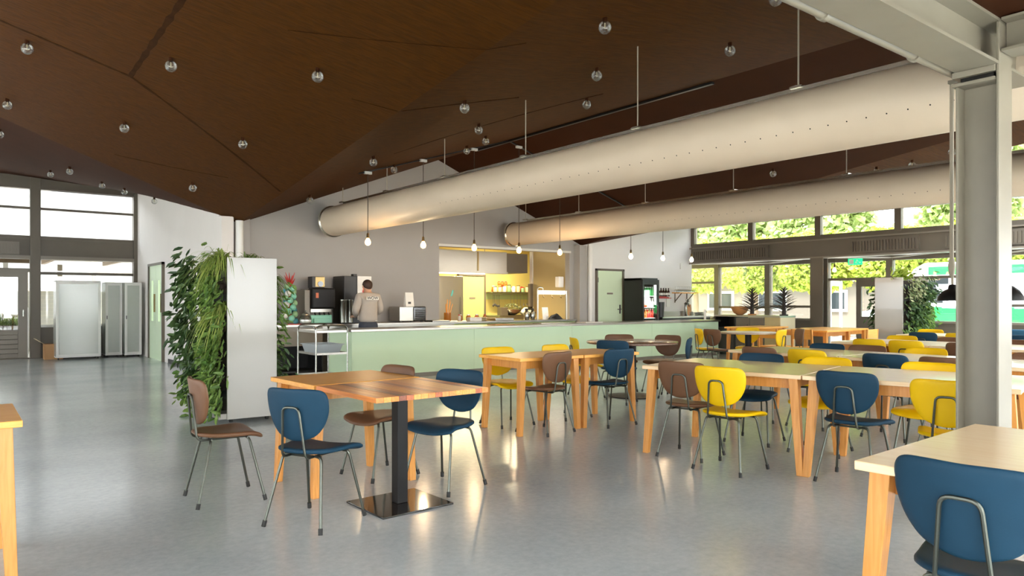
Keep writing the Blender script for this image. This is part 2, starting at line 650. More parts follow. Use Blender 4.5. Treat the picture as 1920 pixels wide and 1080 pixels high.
# side wall with the green double door
sw = B()
ys = lin(12.72, YG, 14)
for i in range(14):
    a, c = ys[i], ys[i + 1]
    z0 = 2.12 if 16.62 - 0.1 < (a + c) / 2 < 18.2 else 0
    sw.hexa([(3.58, a, z0), (3.74, a, z0), (3.74, c, z0), (3.58, c, z0)],
            [(3.58, a, zc(3.58, a) + .04), (3.74, a, zc(3.74, a) + .04), (3.74, c, zc(3.74, c) + .04), (3.58, c, zc(3.58, c) + .04)])
struct('wall_side', sw, 'plaster', label='white wall with the green double door')
sy = [y for y in ys]
d0, d1 = [y for y in ys if y > 16.3][0], [y for y in ys if y < 18.4][-1]
obj('baseboard', B().box(3.565, 3.585, 12.72, 16.3, 0, 0.09), 'dark_grey', bpy.data.objects['wall_side'])
# corner pilasters and downpipes
struct('column_1', B().box(3.56, 3.76, 12.50, 12.72, 0, 2.72), 'plaster', label='white corner pilaster behind the plant divider', bevel=0.004)
struct('column_2', B().lathe([(0.065, 0), (0.065, 2.66)], 16, (3.86, 12.52, 0)), 'white', label='white round downpipe in the corner', smooth=True)
struct('column_3', B().box(3.93, 4.06, 12.58, 12.72, 0, 2.72), 'plaster_soft', label='narrow pale pier beside the downpipe', bevel=0.004)
struct('column_4', B().box(11.72, 11.95, 12.50, 12.72, 0, 2.62), 'plaster_soft', label='pale pier between kitchen opening and green door', bevel=0.004)
struct('column_5', B().lathe([(0.06, 0), (0.06, 2.66)], 16, (12.1, 12.55, 0)), 'white', label='white round downpipe beside the green door', smooth=True)

# doors
mat('mint_door', srgb(218, 236, 202), 0.45)


def door(name, label, plane, a0, a1, z1, face, leaves=1, glazed=False, plate=True):
    """plane 'x' : door in wall X=face, spans Y ; plane 'y' : door in wall Y=face, spans X"""
    def bx(b, u0, u1, d0, d1, z0, zz):
        return b.box(face + d0, face + d1, u0, u1, z0, zz) if plane == 'x' else b.box(u0, u1, face + d0, face + d1, z0, zz)
    e = bpy.data.objects.new(name, None)
    C.objects.link(e)
    tag(e, label, kind='structure')
    fr = B()
    bx(fr, a0 - 0.05, a0, -0.03, 0.10, 0, z1 + 0.05)
    bx(fr, a1, a1 + 0.05, -0.03, 0.10, 0, z1 + 0.05)
    bx(fr, a0 - 0.05, a1 + 0.05, -0.03, 0.10, z1, z1 + 0.05)
    obj('door_frame', fr, 'frame', e)
    w = (a1 - a0) / leaves
    for k in range(leaves):
        u0, u1 = a0 + k * w + 0.006, a0 + (k + 1) * w - 0.006
        bb = B()
        if glazed:
            g0, g1 = (u0 + u1) / 2 - 0.10, (u0 + u1) / 2 + 0.10
            bx(bb, u0, g0, 0.0, 0.05, 0.01, z1)
            bx(bb, g1, u1, 0.0, 0.05, 0.01, z1)
            bx(bb, g0, g1, 0.0, 0.05, 0.01, 0.85)
            bx(bb, g0, g1, 0.0, 0.05, 1.75, z1)
        else:
            bx(bb, u0, u1, 0.0, 0.05, 0.01, z1)
        lf = obj('door_leaf', bb, 'mint_door', e)
        if glazed:
            obj('pane', bx(B(), g0, g1, 0.02, 0.03, 0.85, 1.75), 'clear_glass', lf)
            obj('pull_bar', bx(B(), u0 + 0.06, u0 + 0.10, -0.03, 0, 1.05, 1.45), 'brass', lf)
        else:
            h = B()
            bx(h, u1 - 0.10, u1 - 0.06, -0.012, 0, 0.98, 1.20)
            bx(h, u1 - 0.20, u1 - 0.07, -0.05, -0.035, 1.08, 1.10)
            obj('door_handle', h, 'dark_grey', lf)
            for zz in (0.3, 1.75):
                obj('hinge', bx(B(), u0 - 0.02, u0 + 0.02, -0.02, 0, zz, zz + 0.12), 'dark_grey', lf)
            if plate:
                obj('name_plate', bx(B(), (u0 + u1) / 2 - 0.10, (u0 + u1) / 2 + 0.10, -0.006, 0, 1.46, 1.50), 'frame_light', lf)
    return e


door('door_2', 'pale green double door with narrow glass strips', 'x', d0 + .08, d1 - .08, 2.08, 3.56, 2, True)
door('door_3', 'pale green single door beside the drinks fridge', 'y', 12.47, 13.35, 2.04, YW - 0.02)

# kitchen room seen through the opening
struct('wall_kitchen_back', B().box(7.0, 15.6, 16.5, 16.6, 0, 2.9), 'kitchen_wall', label='yellow kitchen back wall')
struct('wall_kitchen_left', B().box(6.9, 7.0, 12.86, 16.6, 0, 2.9), 'kitchen_wall', label='yellow kitchen side wall')
struct('wall_kitchen_right', B().box(15.6, 15.7, 12.86, 16.6, 0, 2.9), 'kitchen_wall', label='yellow kitchen end wall')
struct('wall_kitchen_partition', B().box(11.66, 11.76, 12.86, 14.15, 0, 2.9), 'kitchen_tan', label='tan kitchen partition wall')
struct('trim_1', B().box(11.62, 11.80, 14.15, 14.25, 0, 2.9), 'off_white', label='white post at the partition end')
struct('ceiling_kitchen', B().box(6.9, 15.7, 12.86, 16.6, 2.9, 3.0), 'kitchen_wall', label='kitchen ceiling')
struct('floor_kitchen', B().box(6.9, 15.7, 12.86, 16.6, 0.0, 0.01), 'kitchen_floor', label='brown kitchen floor')

# ------------------------------------------------------------------ glazed wall at the far left (Y = 19.6)
gl = bpy.data.objects.new('window_1', None)
C.objects.link(gl)
tag(gl, 'tall grey-framed glazed wall beyond the white cabinets', kind='structure')
posts = [3.50, 1.40, -0.72, -2.84, -4.96, -7.0]
for i, x in enumerate(posts):
    w = 0.20 if i else 0.10
    obj('post', B().box(x, x + w, YG - 0.12, YG + 0.12, 0, 4.1), 'frame', gl, bevel=0.004)
for i in range(len(posts) - 1):
    x1, x0 = posts[i], posts[i + 1] + (0.2)
    obj('spandrel', B().box(x0, x1, YG - 0.04, YG + 0.12, 2.30, 2.70), 'frame', gl)
    obj('rail', B().box(x0, x1, YG - 0.14, YG + 0.06, 2.24, 2.32), 'frame_light', gl)
    obj('rail', B().box(x0, x1, YG - 0.06, YG + 0.06, 2.70, 2.77), 'frame', gl)
    obj('rail', B().box(x0, x1, YG - 0.05, YG + 0.05, 3.37, 3.42), 'frame', gl)
    obj('rail', B().box(x0, x1, YG - 0.07, YG + 0.10, 3.83, 4.12), 'frame', gl)
    obj('rail', B().box(x0 + (0.2 if i == 0 else 0), x1, YG - 0.12, YG + 0.08, -0.0 if i else 3.83, 0.02 if i else 3.84), 'frame', gl)
    obj('pane', B().box(x0, x1, YG, YG + 0.01, 2.77, 3.37), 'pane', gl)
    obj('pane', B().box(x0, x1, YG, YG + 0.01, 3.42, 3.83), 'pane', gl)
    if i == 0 or i > 1:
        obj('rail', B().box(x0, x1, YG - 0.05, YG + 0.05, 1.90, 1.96), 'frame', gl)
        obj('sill', B().box(x0, x1, YG - 0.16, YG + 0.06, 0.70, 0.75), 'off_white', gl)
        obj('pane', B().box(x0, x1, YG, YG + 0.01, 0.75, 1.90), 'pane', gl)
        obj('pane', B().box(x0, x1, YG, YG + 0.01, 1.96, 2.24), 'pane', gl)
        obj('parapet', B().box(x0, x1, YG - 0.05, YG + 0.05, 0, 0.70), 'frame', gl)
    else:
        obj('pane', B().box(x0, x1, YG, YG + 0.01, 2.02, 2.24), 'pane', gl)
        obj('rail', B().box(x0, x1, YG - 0.06, YG + 0.06, 1.95, 2.03), 'frame_light', gl)
# glazed entrance door in that wall, boarded below
dr = bpy.data.objects.new('door_1', None)
C.objects.link(dr)
tag(dr, 'grey glazed door with horizontal boards below', kind='structure')
x0, x1 = 0.45, 1.36
for a, c in ((x0, x0 + 0.14), (x1 - 0.18, x1)):
    obj('stile', B().box(a, c, YG - 0.05, YG + 0.03, 0.01, 1.95), 'frame_light', dr)
obj('top_rail', B().box(x0 + .14, x1 - .18, YG - 0.05, YG + 0.03, 1.83, 1.95), 'frame_light', dr)
for k in range(6):
    obj('board', B().box(x0 + .14, x1 - .18, YG - 0.045, YG + 0.02, 0.02 + k * 0.105, 0.02 + k * 0.105 + 0.097), 'frame_light', dr, bevel=0.006)
obj('pane', B().box(x0 + .14, x1 - .18, YG - 0.01, YG, 0.65, 1.83), 'pane', dr)
obj('door_handle', B().bar((x1 - .09, YG - .1, 0.95), (x1 - .09, YG - .1, 1.10), .02), 'chrome', dr)
dl = B().box(-0.52, 0.45, YG - .04, YG + .02, 0.01, 0.62)
obj('side_panel', dl, 'frame_light', dr)
obj('pane', B().box(-0.52, 0.45, YG - 0.01, YG, 0.62, 1.95), 'pane', dr)
# roller pole and cables on the post
tag(obj('blind_pole', B().tube([(1.36, YG - .16, 0.1), (1.36, YG - .16, 1.15)], 0.012, 8), 'white'), 'thin white blind pole leaning by the glazed door', 'pole')


def convector(name, label, p0, p1, z0, z1, n, out, m='frame'):
    """ribbed convector along the segment p0-p1 ; out = direction into the room"""
    e = thing(name, label, 'radiator', (p0[0], p0[1], z0))
    d = Vector((p1[0] - p0[0], p1[1] - p0[1], 0))
    o_ = Vector((out[0], out[1], 0))
    a, bq = Vector((0, 0, 0)), d
    bk = B().hexa([a, bq, bq + o_ * .05, a + o_ * .05], [v + Vector((0, 0, z1 - z0)) for v in (a, bq, bq + o_ * .05, a + o_ * .05)])
    obj('casing', bk, m, e)
    fb = B()
    for k in range(n):
        t0 = d * ((k + 0.2) / n)
        t1 = d * ((k + 0.7) / n)
        q = [t0 + o_ * .05, t1 + o_ * .05, t1 + o_ * .075, t0 + o_ * .075]
        fb.hexa([v + Vector((0, 0, 0.03)) for v in q], [v + Vector((0, 0, z1 - z0 - 0.05)) for v in q])
    f = obj('fins', fb, m, e)
    f['kind'] = 'stuff'
    return e


convector('convector', 'small ribbed convector on the beam above the glazed door', (0.3, YG - .04), (1.2, YG - .04), 2.34, 2.62, 16, (0, -1), 'frame_light')

# ------------------------------------------------------------------ clerestory beam and windows along X = 16.1
cl = bpy.data.objects.new('window_2', None)
C.objects.link(cl)
tag(cl, 'long clerestory window strip above the ribbed beam', kind='structure')
obj('beam', B().box(XW, XW + .22, -6, YW, 2.33, 2.72), 'frame', cl)
obj('beam_flange', B().box(XW - .10, XW + .30, -6, YW, 2.30, 2.335), 'frame_light', cl)
obj('beam_flange', B().box(XW - .08, XW + .26, -6, YW, 2.715, 2.745), 'frame_light', cl)
obj('rail', B().box(XW, XW + .1, -6, YW, 2.745, 2.85), 'frame', cl)
obj('rail', B().box(XW, XW + .1, -6, YW, 3.29, 3.55), 'frame', cl)
my = [12.66, 10.83, 9.02, 7.20, 5.38, 3.56, 1.74, -0.1, -1.9, -3.7, -5.9]
for y in my:
    obj('mullion', B().box(XW - .02, XW + .12, y - .07, y + .07, 2.80, 3.30), 'frame', cl)
for i in range(len(my) - 1):
    obj('pane', B().box(XW + .05, XW + .06, my[i + 1] + .07, my[i] - .07, 2.85, 3.29), 'pane', cl)
for k, (ya, yb, n) in enumerate([(12.6, 10.3, 34), (8.2, 6.75, 22), (6.25, 4.75, 22)]):
    convector('convector', ['ribbed convector on the beam nearest the white wall', 'ribbed convector on the beam above the exit sign', 'ribbed convector on the beam beside the steel column'][k],
              (XW, ya), (XW, yb), 2.38, 2.68, n, (-1, 0))
for k, y in enumerate((9.0, 1.6, -5.4)):
    struct('column_%d' % (6 + k), B().box(XW - .1, XW - .08, y - .16, y + .16, 0, 2.3).box(XW + .1, XW + .12, y - .16, y + .16, 0, 2.3).box(XW - .08, XW + .1, y - .012, y + .012, 0, 2.3),
           'frame', label='grey steel post under the clerestory beam')
# low soffit and the outer glazing at X = 17.4
struct('ceiling_aisle', B().box(XW + .22, 17.5, -6, 16, 2.36, 2.42), 'frame_light', label='low soffit between beam and outer windows')
for k, (ya, yb, yc) in enumerate([(12.6, 11.1, 9.3), (8.9, 7.9, 6.4), (6.2, 5.5, 4.4)]):
    for pa, pb in (((XW + .05, ya), (17.35, yb)), ((XW + .05, yc), (17.35, yb))):
        obj('tie_bar', B().bar((pa[0], pa[1], 2.31), (pb[0], pb[1], 2.31), .05, .03), 'off_white', bpy.data.objects['ceiling_aisle'])
og = bpy.data.objects.new('window_3', None)
C.objects.link(og)
tag(og, 'row of grey-framed windows looking onto the lime trees', kind='structure')
XO = 17.4
oy = [15.9, 14.4, 12.78, 11.15, 9.52, 7.95, 6.35, 4.8, 3.2, 1.6, 0.0, -1.6, -3.2, -4.8, -6.0]
for y in oy:
    obj('post', B().box(XO - .08, XO + .08, y - .075, y + .075, 0, 2.36), 'frame', og)
for i in range(len(oy) - 1):
    a, c = oy[i + 1] + .075, oy[i] - .075
    obj('rail', B().box(XO - .05, XO + .05, a, c, 2.25, 2.36), 'frame', og)
    if i == 4:
        obj('rail', B().box(XO - .05, XO + .05, a, c, 1.80, 1.86), 'frame', og)
        obj('pane', B().box(XO, XO + .01, a, c, 1.86, 2.25), 'pane', og)
        # open doorway: left half open, right half a glazed leaf
        ym = 8.75
        lf = obj('door_leaf', B().box(XO - .03, XO + .03, a, a + .12, 0.02, 1.8).box(XO - .03, XO + .03, ym - .12, ym, 0.02, 1.8)
                 .box(XO - .03, XO + .03, a + .12, ym - .12, 1.64, 1.8).box(XO - .03, XO + .03, a + .12, ym - .12, 0.02, 0.92), 'frame', og)
        obj('pane', B().box(XO, XO + .01, a + .12, ym - .12, 0.92, 1.64), 'pane', lf)
        lf = obj('door_leaf', B().bar((XO, c - .02, 0.02), (XO, c - .02, 1.8), .05).bar((XO + .75, c + .10, 0.02), (XO + .75, c + .10, 1.8), .06)
                 .bar((XO, c - .02, 1.74), (XO + .75, c + .10, 1.74), .05, .12).bar((XO, c - .02, .2), (XO + .75, c + .10, .2), .05, .36), 'off_white', og)
    else:
        zt = 1.83 if i in (1, 2, 3, 5) else 1.2
        sill = 0.85
        obj('sill', B().box(XO - .12, XO + .08, a, c, sill - .05, sill), 'frame_light', og)
        obj('parapet', B().box(XO - .04, XO + .04, a, c, 0, sill - .05), 'frame', og)
        if i in (3,):
            zt = 1.15
        if i == 2:
            zt = 1.12
        obj('rail', B().box(XO - .04, XO + .04, a, c, zt - .03, zt + .03), 'frame', og)
        obj('pane', B().box(XO, XO + .01, a, c, sill, zt - .03), 'pane', og)
        obj('pane', B().box(XO, XO + .01, a, c, zt + .03, 2.25), 'pane', og)
struct('wall_return', B().box(16.12, 17.5, 15.9, 16.0, 0, 2.4), 'plaster', label='return wall at the end of the aisle')

# exit sign
ex = thing('exit_sign', 'small green emergency exit sign hanging above the doorway', 'sign', (17.25, 8.72, 2.17))
obj('housing', B().box(0, .04, -.17, .17, 0, .15), 'exit_green', ex, bevel=.005)
obj('pictogram', B().box(-.004, 0, .03, .14, .02, .13), 'paper', ex)
rm = B()
rm.bar((-.006, -.06, .03), (-.006, -.03, .07), .012).bar((-.006, -.01, .035), (-.006, -.03, .07), .012).bar((-.006, -.03, .07), (-.006, -.05, .105), .014)
rm.bar((-.006, -.05, .10), (-.006, -.09, .08), .010).sphere((-.006, -.055, .122), .011, 6, 4, (.4, 1, 1)).bar((-.006, -.10, .05), (-.006, -.14, .05), .012).bar((-.006, -.12, .07), (-.006, -.14, .05), .01)
obj('running_figure', rm, 'paper', ex)
obj('hanger', B().bar((.02, 0, .15), (.02, 0, .2), .02), 'frame', ex)

# ------------------------------------------------------------------ main steel beam, column, facades around the camera
sb = B().box(-7, 17.4, YB - .11, YB + .11, 2.63, 2.648).box(-7, 17.4, YB - .11, YB + .11, 2.872, 2.89).box(-7, 17.4, YB - .008, YB + .008, 2.648, 2.872)
struct('beam_1', sb, 'steel_paint', label='grey steel roof beam above the column')
CX, CY = 4.74, 1.64
sb = B().box(CX - .09, CX + .09, -6, CY - .12, 2.70, 2.715).box(CX - .09, CX + .09, -6, CY - .12, 2.875, 2.89).box(CX - .008, CX + .008, -6, CY - .12, 2.715, 2.875)
struct('beam_2', sb, 'steel_paint', label='grey cross beam running from the column toward the viewer')
co = bpy.data.objects.new('column_9', None)
C.objects.link(co)
tag(co, 'grey steel column standing among the tables', kind='structure')
obj('flange', B().box(CX - .10, CX + .10, CY - .112, CY - .098, 0.02, 2.87), 'steel_paint', co, bevel=.003)
obj('flange', B().box(CX - .10, CX + .10, CY + .096, CY + .11, 0.02, 2.545), 'steel_paint', co, bevel=.003)
obj('web', B().box(CX - .006, CX + .006, CY - .098, CY + .096, 0.02, 2.545), 'steel_paint', co)
obj('cap_plate', B().box(CX - .115, CX + .115, CY - .096, CY + .125, 2.545, 2.565), 'steel_paint', co, bevel=.003)
obj('cap_plate', B().box(CX - .115, CX + .115, CY - .096, CY + .125, 2.595, 2.63), 'steel_paint', co, bevel=.003)
obj('cap_block', B().box(CX - .08, CX + .08, CY - .08, CY + .09, 2.565, 2.595), 'hole', co)
obj('base_plate', B().box(CX - .14, CX + .14, CY - .14, CY + .14, 0, 0.02), 'steel_paint', co)
obj('lamp_bracket', B().box(CX + .09, CX + .13, CY + .10, CY + .225, 2.63, 2.65), 'steel_paint', co)
pp = thing('conduit', 'grey conduit pipe clipped along the side of the roof beam', 'pipe', (0, 0, 0))
obj('pipe', B().tube([(-6, YB + .15, 2.655), (CX + .02, YB + .15, 2.655)], .028, 12), 'steel_paint', pp, smooth=True)
for x in (1.0, 2.6, 3.25, 4.2):
    obj('clamp', B().tube([(x - .02, YB + .15, 2.655), (x + .02, YB + .15, 2.655)], .037, 12), 'steel_paint', pp, smooth=True)

# facades of the room outside the frame: glazed on the near and the left side
fg = bpy.data.objects.new('window_4', None)
C.objects.link(fg)
tag(fg, 'glazed facade of the dining hall', kind='structure')
for x in lin(-7, 17.4, 10):
    obj('post', B().box(x - .06, x + .06, -6.1, -6, 0, 2.84), 'frame', fg)
for z0, z1 in ((0, .4), (2.6, 2.84)):
    obj('rail', B().box(-7, 17.4, -6.08, -6, z0, z1), 'frame', fg)
obj('pane', B().box(-7, 17.4, -6.05, -6.04, .4, 2.6), 'pane', fg)
fg = bpy.data.objects.new('window_5', None)
C.objects.link(fg)
tag(fg, 'glazed facade along the entrance side', kind='structure')
for y in lin(-6, 19.6, 12):
    obj('post', B().box(-7.1, -7, y - .06, y + .06, 0, 2.6), 'frame', fg)
for z0, z1 in ((0, .9), (2.2, 4.2)):
    obj('rail', B().box(-7.08, -7, -6, 19.6, z0, z1), 'frame', fg)
obj('pane', B().box(-7.05, -7.04, -6, 19.6, .3, 2.4), 'pane', fg)

# ------------------------------------------------------------------ ventilation ducts
def duct(label, X, r, y_end, zc_):
    e = thing('ventilation_duct', label, 'duct', (X, 0, zc_), group='round ceiling ducts')
    b = B().tube([(0, -5.8, 0), (0, y_end, 0)], r, 48, caps=False)
    obj('pipe', b, 'duct', e, smooth=True)
    obj('end_cap', B().tube([(0, y_end - .06, 0), (0, y_end - .05, 0)], r * .985, 40), 'dark_grey', e, smooth=True)
    rim = B()
    n = 40
    prof = [(r, y_end - .05), (r + .02, y_end - .03), (r + .022, y_end + .01), (r - .012, y_end + .012), (r - .012, y_end - .03)]
    vs = []
    for pr, py in prof:
        for k in range(n):
            a = 2 * math.pi * k / n
            vs.append((pr * math.cos(a), py, pr * math.sin(a)))
    fs = []
    for i in range(len(prof)):
        i2 = (i + 1) % len(prof)
        for k in range(n):
            k2 = (k + 1) % n
            fs.append((i * n + k, i * n + k2, i2 * n + k2, i2 * n + k))
    rim.add(vs, fs)
    obj('end_ring', rim, 'duct_rim', e, smooth=True)
    obj('top_rail', B().box(-.035, .035, -5.8, y_end - .5, r - .01, r + .035), 'duct_rim', e)
    for y in (0.2, 3.6, 7.0, 10.4):
        obj('band', B().tube([(0, y - .004, 0), (0, y + .004, 0)], r + .002, 40, caps=False), 'duct', e, smooth=True)
    for y in (12.0, 10.35, 8.64, 6.82, 5.01, 3.25, 1.75):
        if y < y_end - .3:
            zt = zc(X, y) - zc_
            obj('hanger_rod', B().tube([(0, y, r + .02), (0, y, zt)], .007, 6), 'cable_pale', e)
            obj('hanger_clip', B().box(-.05, .05, y - .05, y + .05, r + .03, r + .05), 'duct_rim', e)
    hb = B()
    y = 0.4
    while y < y_end - 4:
        a = R(205 + 0)
        c = Vector((r * math.cos(a), y, r * math.sin(a)))
        nrm = Vector((math.cos(a), 0, math.sin(a)))
        u = Vector((0, 1, 0))
        w = nrm.cross(u)
        vs = [c + nrm * .0015 + (u * math.cos(k * math.pi / 3) + w * math.sin(k * math.pi / 3)) * .0062 for k in range(6)]
        hb.add(vs, [tuple(range(6))])
        y += .145
    h = raw('air_holes', hb, 'hole', e)
    h['kind'] = 'stuff'
    return e


duct('large round grey duct whose open end hangs before the pale wall', 5.50, .265, 12.42, 2.745)
duct('second round grey duct ending above the kitchen opening', 9.68, .245, 12.42, 2.745)

# ------------------------------------------------------------------ globe bulbs on the ceiling
BULBS = [(.62, 9.01), (1.76, 7.92), (2.88, 6.87), (4.58, 6.78), (.58, 11.55), (1.76, 10.42), (2.91, 9.3), (2.92, 11.74), (1.54, 16.8), (1.67, 15.06), (2.32, 16.03),
         (2.7, 15.97), (3.31, 16.32), (.59, 13.66), (4.64, 9.13), (5.59, 10.28), (5.55, 7.88), (6.4, 8.9), (6.51, 6.81), (5.55, 5.65), (4.58, 4.56), (6.51, 4.63), (4.75, 11.66),
         (11.12, 7.04), (11.1, 4.84), (12.42, 5.33), (12.26, 5.83), (12.26, 4.67), (5.68, 3.57), (6.63, 9.75)]
proto = None
BL = ['globe bulb below the long dark joint at the picture edge', 'globe bulb beside the short dark joint climbing from the fork', 'globe bulb alone high on the wide plate beyond the fork',
      'globe bulb just past the crease, the highest above the large duct end', 'globe bulb at the picture edge below the long dark joint', 'globe bulb on the wide plate straight below the joint fork',
      'globe bulb beside the diagonal joint toward the corner', 'globe bulb lowest on the wide plate, above the white corner', 'globe bulb on the reddish plate above the mullion, left of a pair',
      'globe bulb on the reddish plate above the mullion, right of a pair', 'globe bulb on the reddish plate above the middle of the big pane', 'globe bulb at the top corner of the big pane', 'globe bulb against the white side wall top',
      'globe bulb half cut off at the picture edge by the reddish plate', 'globe bulb above the first pendant canopy', 'small globe bulb right of the first pendant canopy', 'globe bulb above the ridge track, upper of two close ones',
      'globe bulb touching the ridge track, lower of two close ones', 'globe bulb lowest of the three in a column above the large duct', 'globe bulb in the middle of the three above the large duct', 'globe bulb highest of the three above the large duct',
      'globe bulb near the end of the ridge track', 'globe bulb low beside the open duct end', 'globe bulb between the two ducts, nearest the kitchen', 'globe bulb under the large duct beside the column',
      'globe bulb on the lighter plate above the second duct', 'globe bulb resting low over the second duct', 'globe bulb beside the conduit and column', 'globe bulb cut off at the top picture edge', 'tiny globe bulb at the third pendant canopy']
for i, (x, y) in enumerate(BULBS):
    z = zc(x, y)
    lb, g = 'clear ' + BL[i], 'globe bulbs on the ceiling'
    if proto is None:
        proto = thing('globe_bulb', lb, 'light bulb', (x, y, z), 0, g)
        obj('socket', B().lathe([(.022, .01), (.022, -.03), (.016, -.045)], 12), 'ceiling_dark', proto, smooth=True)
        obj('glass_globe', B().sphere((0, 0, -.085), 0.058, 16, 10), 'globe_glass', proto, smooth=True, auto=180)
        obj('filament', B().tube([(0, 0, -.045), (0, 0, -.085)], .006, 6).tube([(-.02, 0, -.088), (0, 0, -.096), (.02, 0, -.088)], .003, 5), 'cream', proto)
    else:
        o = dup(proto, (x, y, z), 0, lb)
        o['group'] = g

# ------------------------------------------------------------------ pendant bulbs over the counter
PEND = [(5.14, 1), (6.14, 1), (7.16, 1), (8.15, 1), (9.14, 1), (11.10, 0), (12.10, 0), (13.07, 0)]
ords = ['first', 'second', 'third', 'fourth', 'fifth']
YP = 10.3
track = thing('light_track', 'thin black lighting track following the roof slope over the counter', 'track', (0, 0, 0))
tb = B()
obj('track_rail', B().bar((5.0, YP + .02, zc(5.0, YP) - .02), (XR, YP + .02, zc(XR, YP) - .02), .03, .02).bar((XR, YP + .02, zc(XR, YP) - .02), (11.9, YP + .02, zc(11.9, YP) - .02), .03, .02), 'black_plastic', track)
obj('track_rail', B().bar((XR, 11.3, 4.17), (XR, 5.9, 4.17), .05, .03), 'black_plastic', track)
for i, (x, lit) in enumerate(PEND):
    z = zc(x, YP)
    lb = ('glowing bare pendant bulb, %s from the plant divider' % ords[i]) if lit else \
        ['pale pendant bulb hanging before the green single door', 'pale pendant bulb hanging above the drinks fridge', 'pale pendant bulb beside the wall corner at the windows'][i - 5]
    e = thing('pendant_bulb', lb, 'pendant lamp', (x, YP, 2.22), 0, 'pendant bulbs over the counter')
    obj('canopy', B().box(-.06, .06, -.025, .025, z - 2.22 - .06, z - 2.22 - .02), 'off_white', e)
    obj('cord', B().tube([(0, 0, .12), (0, 0, z - 2.22 - .05)], .006, 6), 'cord', e)
    obj('socket', B().lathe([(.008, .14), (.02, .125), (.022, .06)], 12), 'brass', e, smooth=True)
    obj('glass_bulb', B().lathe([(.018, .065), (.024, .045), (.042, .015), (.046, -.012), (.038, -.038), (.02, -.052), (.001, -.056)], 16), 'bulb_lit' if lit else 'bulb_pale', e, smooth=True, auto=180)
    L = bpy.data.lights.new('bulb_light', 'POINT')
    L.energy = 3 if lit else 2
    L.color = (1, .72, .42)
    L.shadow_soft_size = .05
    lo = bpy.data.objects.new('bulb_light', L)
    C.objects.link(lo)
    lo.parent = e
    lo.location = (0, 0, -.10)
e = thing('pendant_bulb', 'small glowing bulb hanging near the open doorway', 'pendant lamp', (16.35, 8.75, 2.02))
obj('cord', B().tube([(0, 0, .12), (0, 0, .30)], .006, 6), 'cord', e)
obj('socket', B().lathe([(.008, .14), (.02, .125), (.022, .06)], 12), 'brass', e, smooth=True)
obj('glass_bulb', B().lathe([(.018, .065), (.042, .015), (.046, -.012), (.038, -.038), (.001, -.056)], 16), 'bulb_lit', e, smooth=True)

# rise-and-fall pendant lamps with black shades
for (x, y, z, k, lb) in [(4.86, 1.85, 2.64, .50, 'small black dome lamp with a counterweight, half hidden by the column'), (7.4, 2.41, None, 1.0, 'black dome lamp showing just past the far edge of the column')]:
    z = z or zc(x, y)
    e = thing('dome_lamp', lb, 'pendant lamp', (x, y, 1.30), 0, 'black dome lamps')
    pf = [(.165, 0), (.158, .04), (.13, .09), (.09, .125), (.05, .145), (.04, .19), (.03, .20), (.03, .195), (.045, .14), (.085, .115), (.125, .08), (.15, .035), (.158, 0)]
    obj('shade', B().lathe([(a * k, c * k) for a, c in pf], 28), 'black_metal', e, smooth=True)
    obj('cable', B().tube([(0, 0, .2 * k), (0, 0, z - 1.30)], .008, 6).tube([(.014, .014, .52 * k), (.014, .014, z - 1.30)], .007, 6), 'cable_pale', e)
    obj('counterweight', B().lathe([(.010, .30 * k), (.034 * k, .34 * k), (.042 * k, .42 * k), (.034 * k, .50 * k), (.010, .54 * k)], 14, (.006, .006, 0)), 'cable_pale', e, smooth=True)
    obj('light_bulb', B().sphere((0, 0, .07 * k), .04 * k, 10, 8), 'white', e, smooth=True)

# ------------------------------------------------------------------ chairs
def smooth_outline(pts, n=5):
    """Catmull-Rom closed curve through 2D points"""
    out = []
    m = len(pts)
    for i in range(m):
        p0, p1, p2, p3 = (Vector(pts[(i + k - 1) % m]) for k in range(4))
        for k in range(n):
            t = k / n
            out.append(0.5 * ((2 * p1) + (-p0 + p2) * t + (2 * p0 - 5 * p1 + 4 * p2 - p3) * t * t + (-p0 + 3 * p1 - 3 * p2 + p3) * t ** 3))
    return out


def pad(outline, place, th, rings=3):
    """cushioned shell : outline 2D, place(u,v,w) -> 3D with w across the thickness"""
    b = B()
    cx = sum(p.x for p in outline) / len(outline)
    cy = sum(p.y for p in outline) / len(outline)
    n = len(outline)
    lay = []
    for sgn in (-1, 1):
        for s_, w in ((0.0, .5), (.45, .5), (.8, .48), (.95, .38), (1.0, .16)):
            lay.append((s_, sgn * w))
    order = lay[:5] + lay[5:][::-1]
    vs = []
    for s_, w in order:
        for p in outline:
            vs.append(place(cx + (p.x - cx) * s_, cy + (p.y - cy) * s_, w * th))
    fs = []
    for i in range(len(order) - 1):
        for k in range(n):
            k2 = (k + 1) % n
            fs.append((i * n + k, i * n + k2, (i + 1) * n + k2, (i + 1) * n + k))
    return b.add(vs, fs)


def rounded(pts, r, n=4):
    """polyline with rounded corners"""
    out = [Vector(pts[0])]
    for i in range(1, len(pts) - 1):
        p, a, c = Vector(pts[i]), Vector(pts[i - 1]), Vector(pts[i + 1])
        d1 = (a - p).normalized() * min(r, (a - p).length * .49)
        d2 = (c - p).normalized() * min(r, (c - p).length * .49)
        for k in range(n + 1):
            t = k / n
            out.append((p + d1) * (1 - t) ** 2 + p * 2 * t * (1 - t) + (p + d2) * t * t)
    out.append(Vector(pts[-1]))
    return out


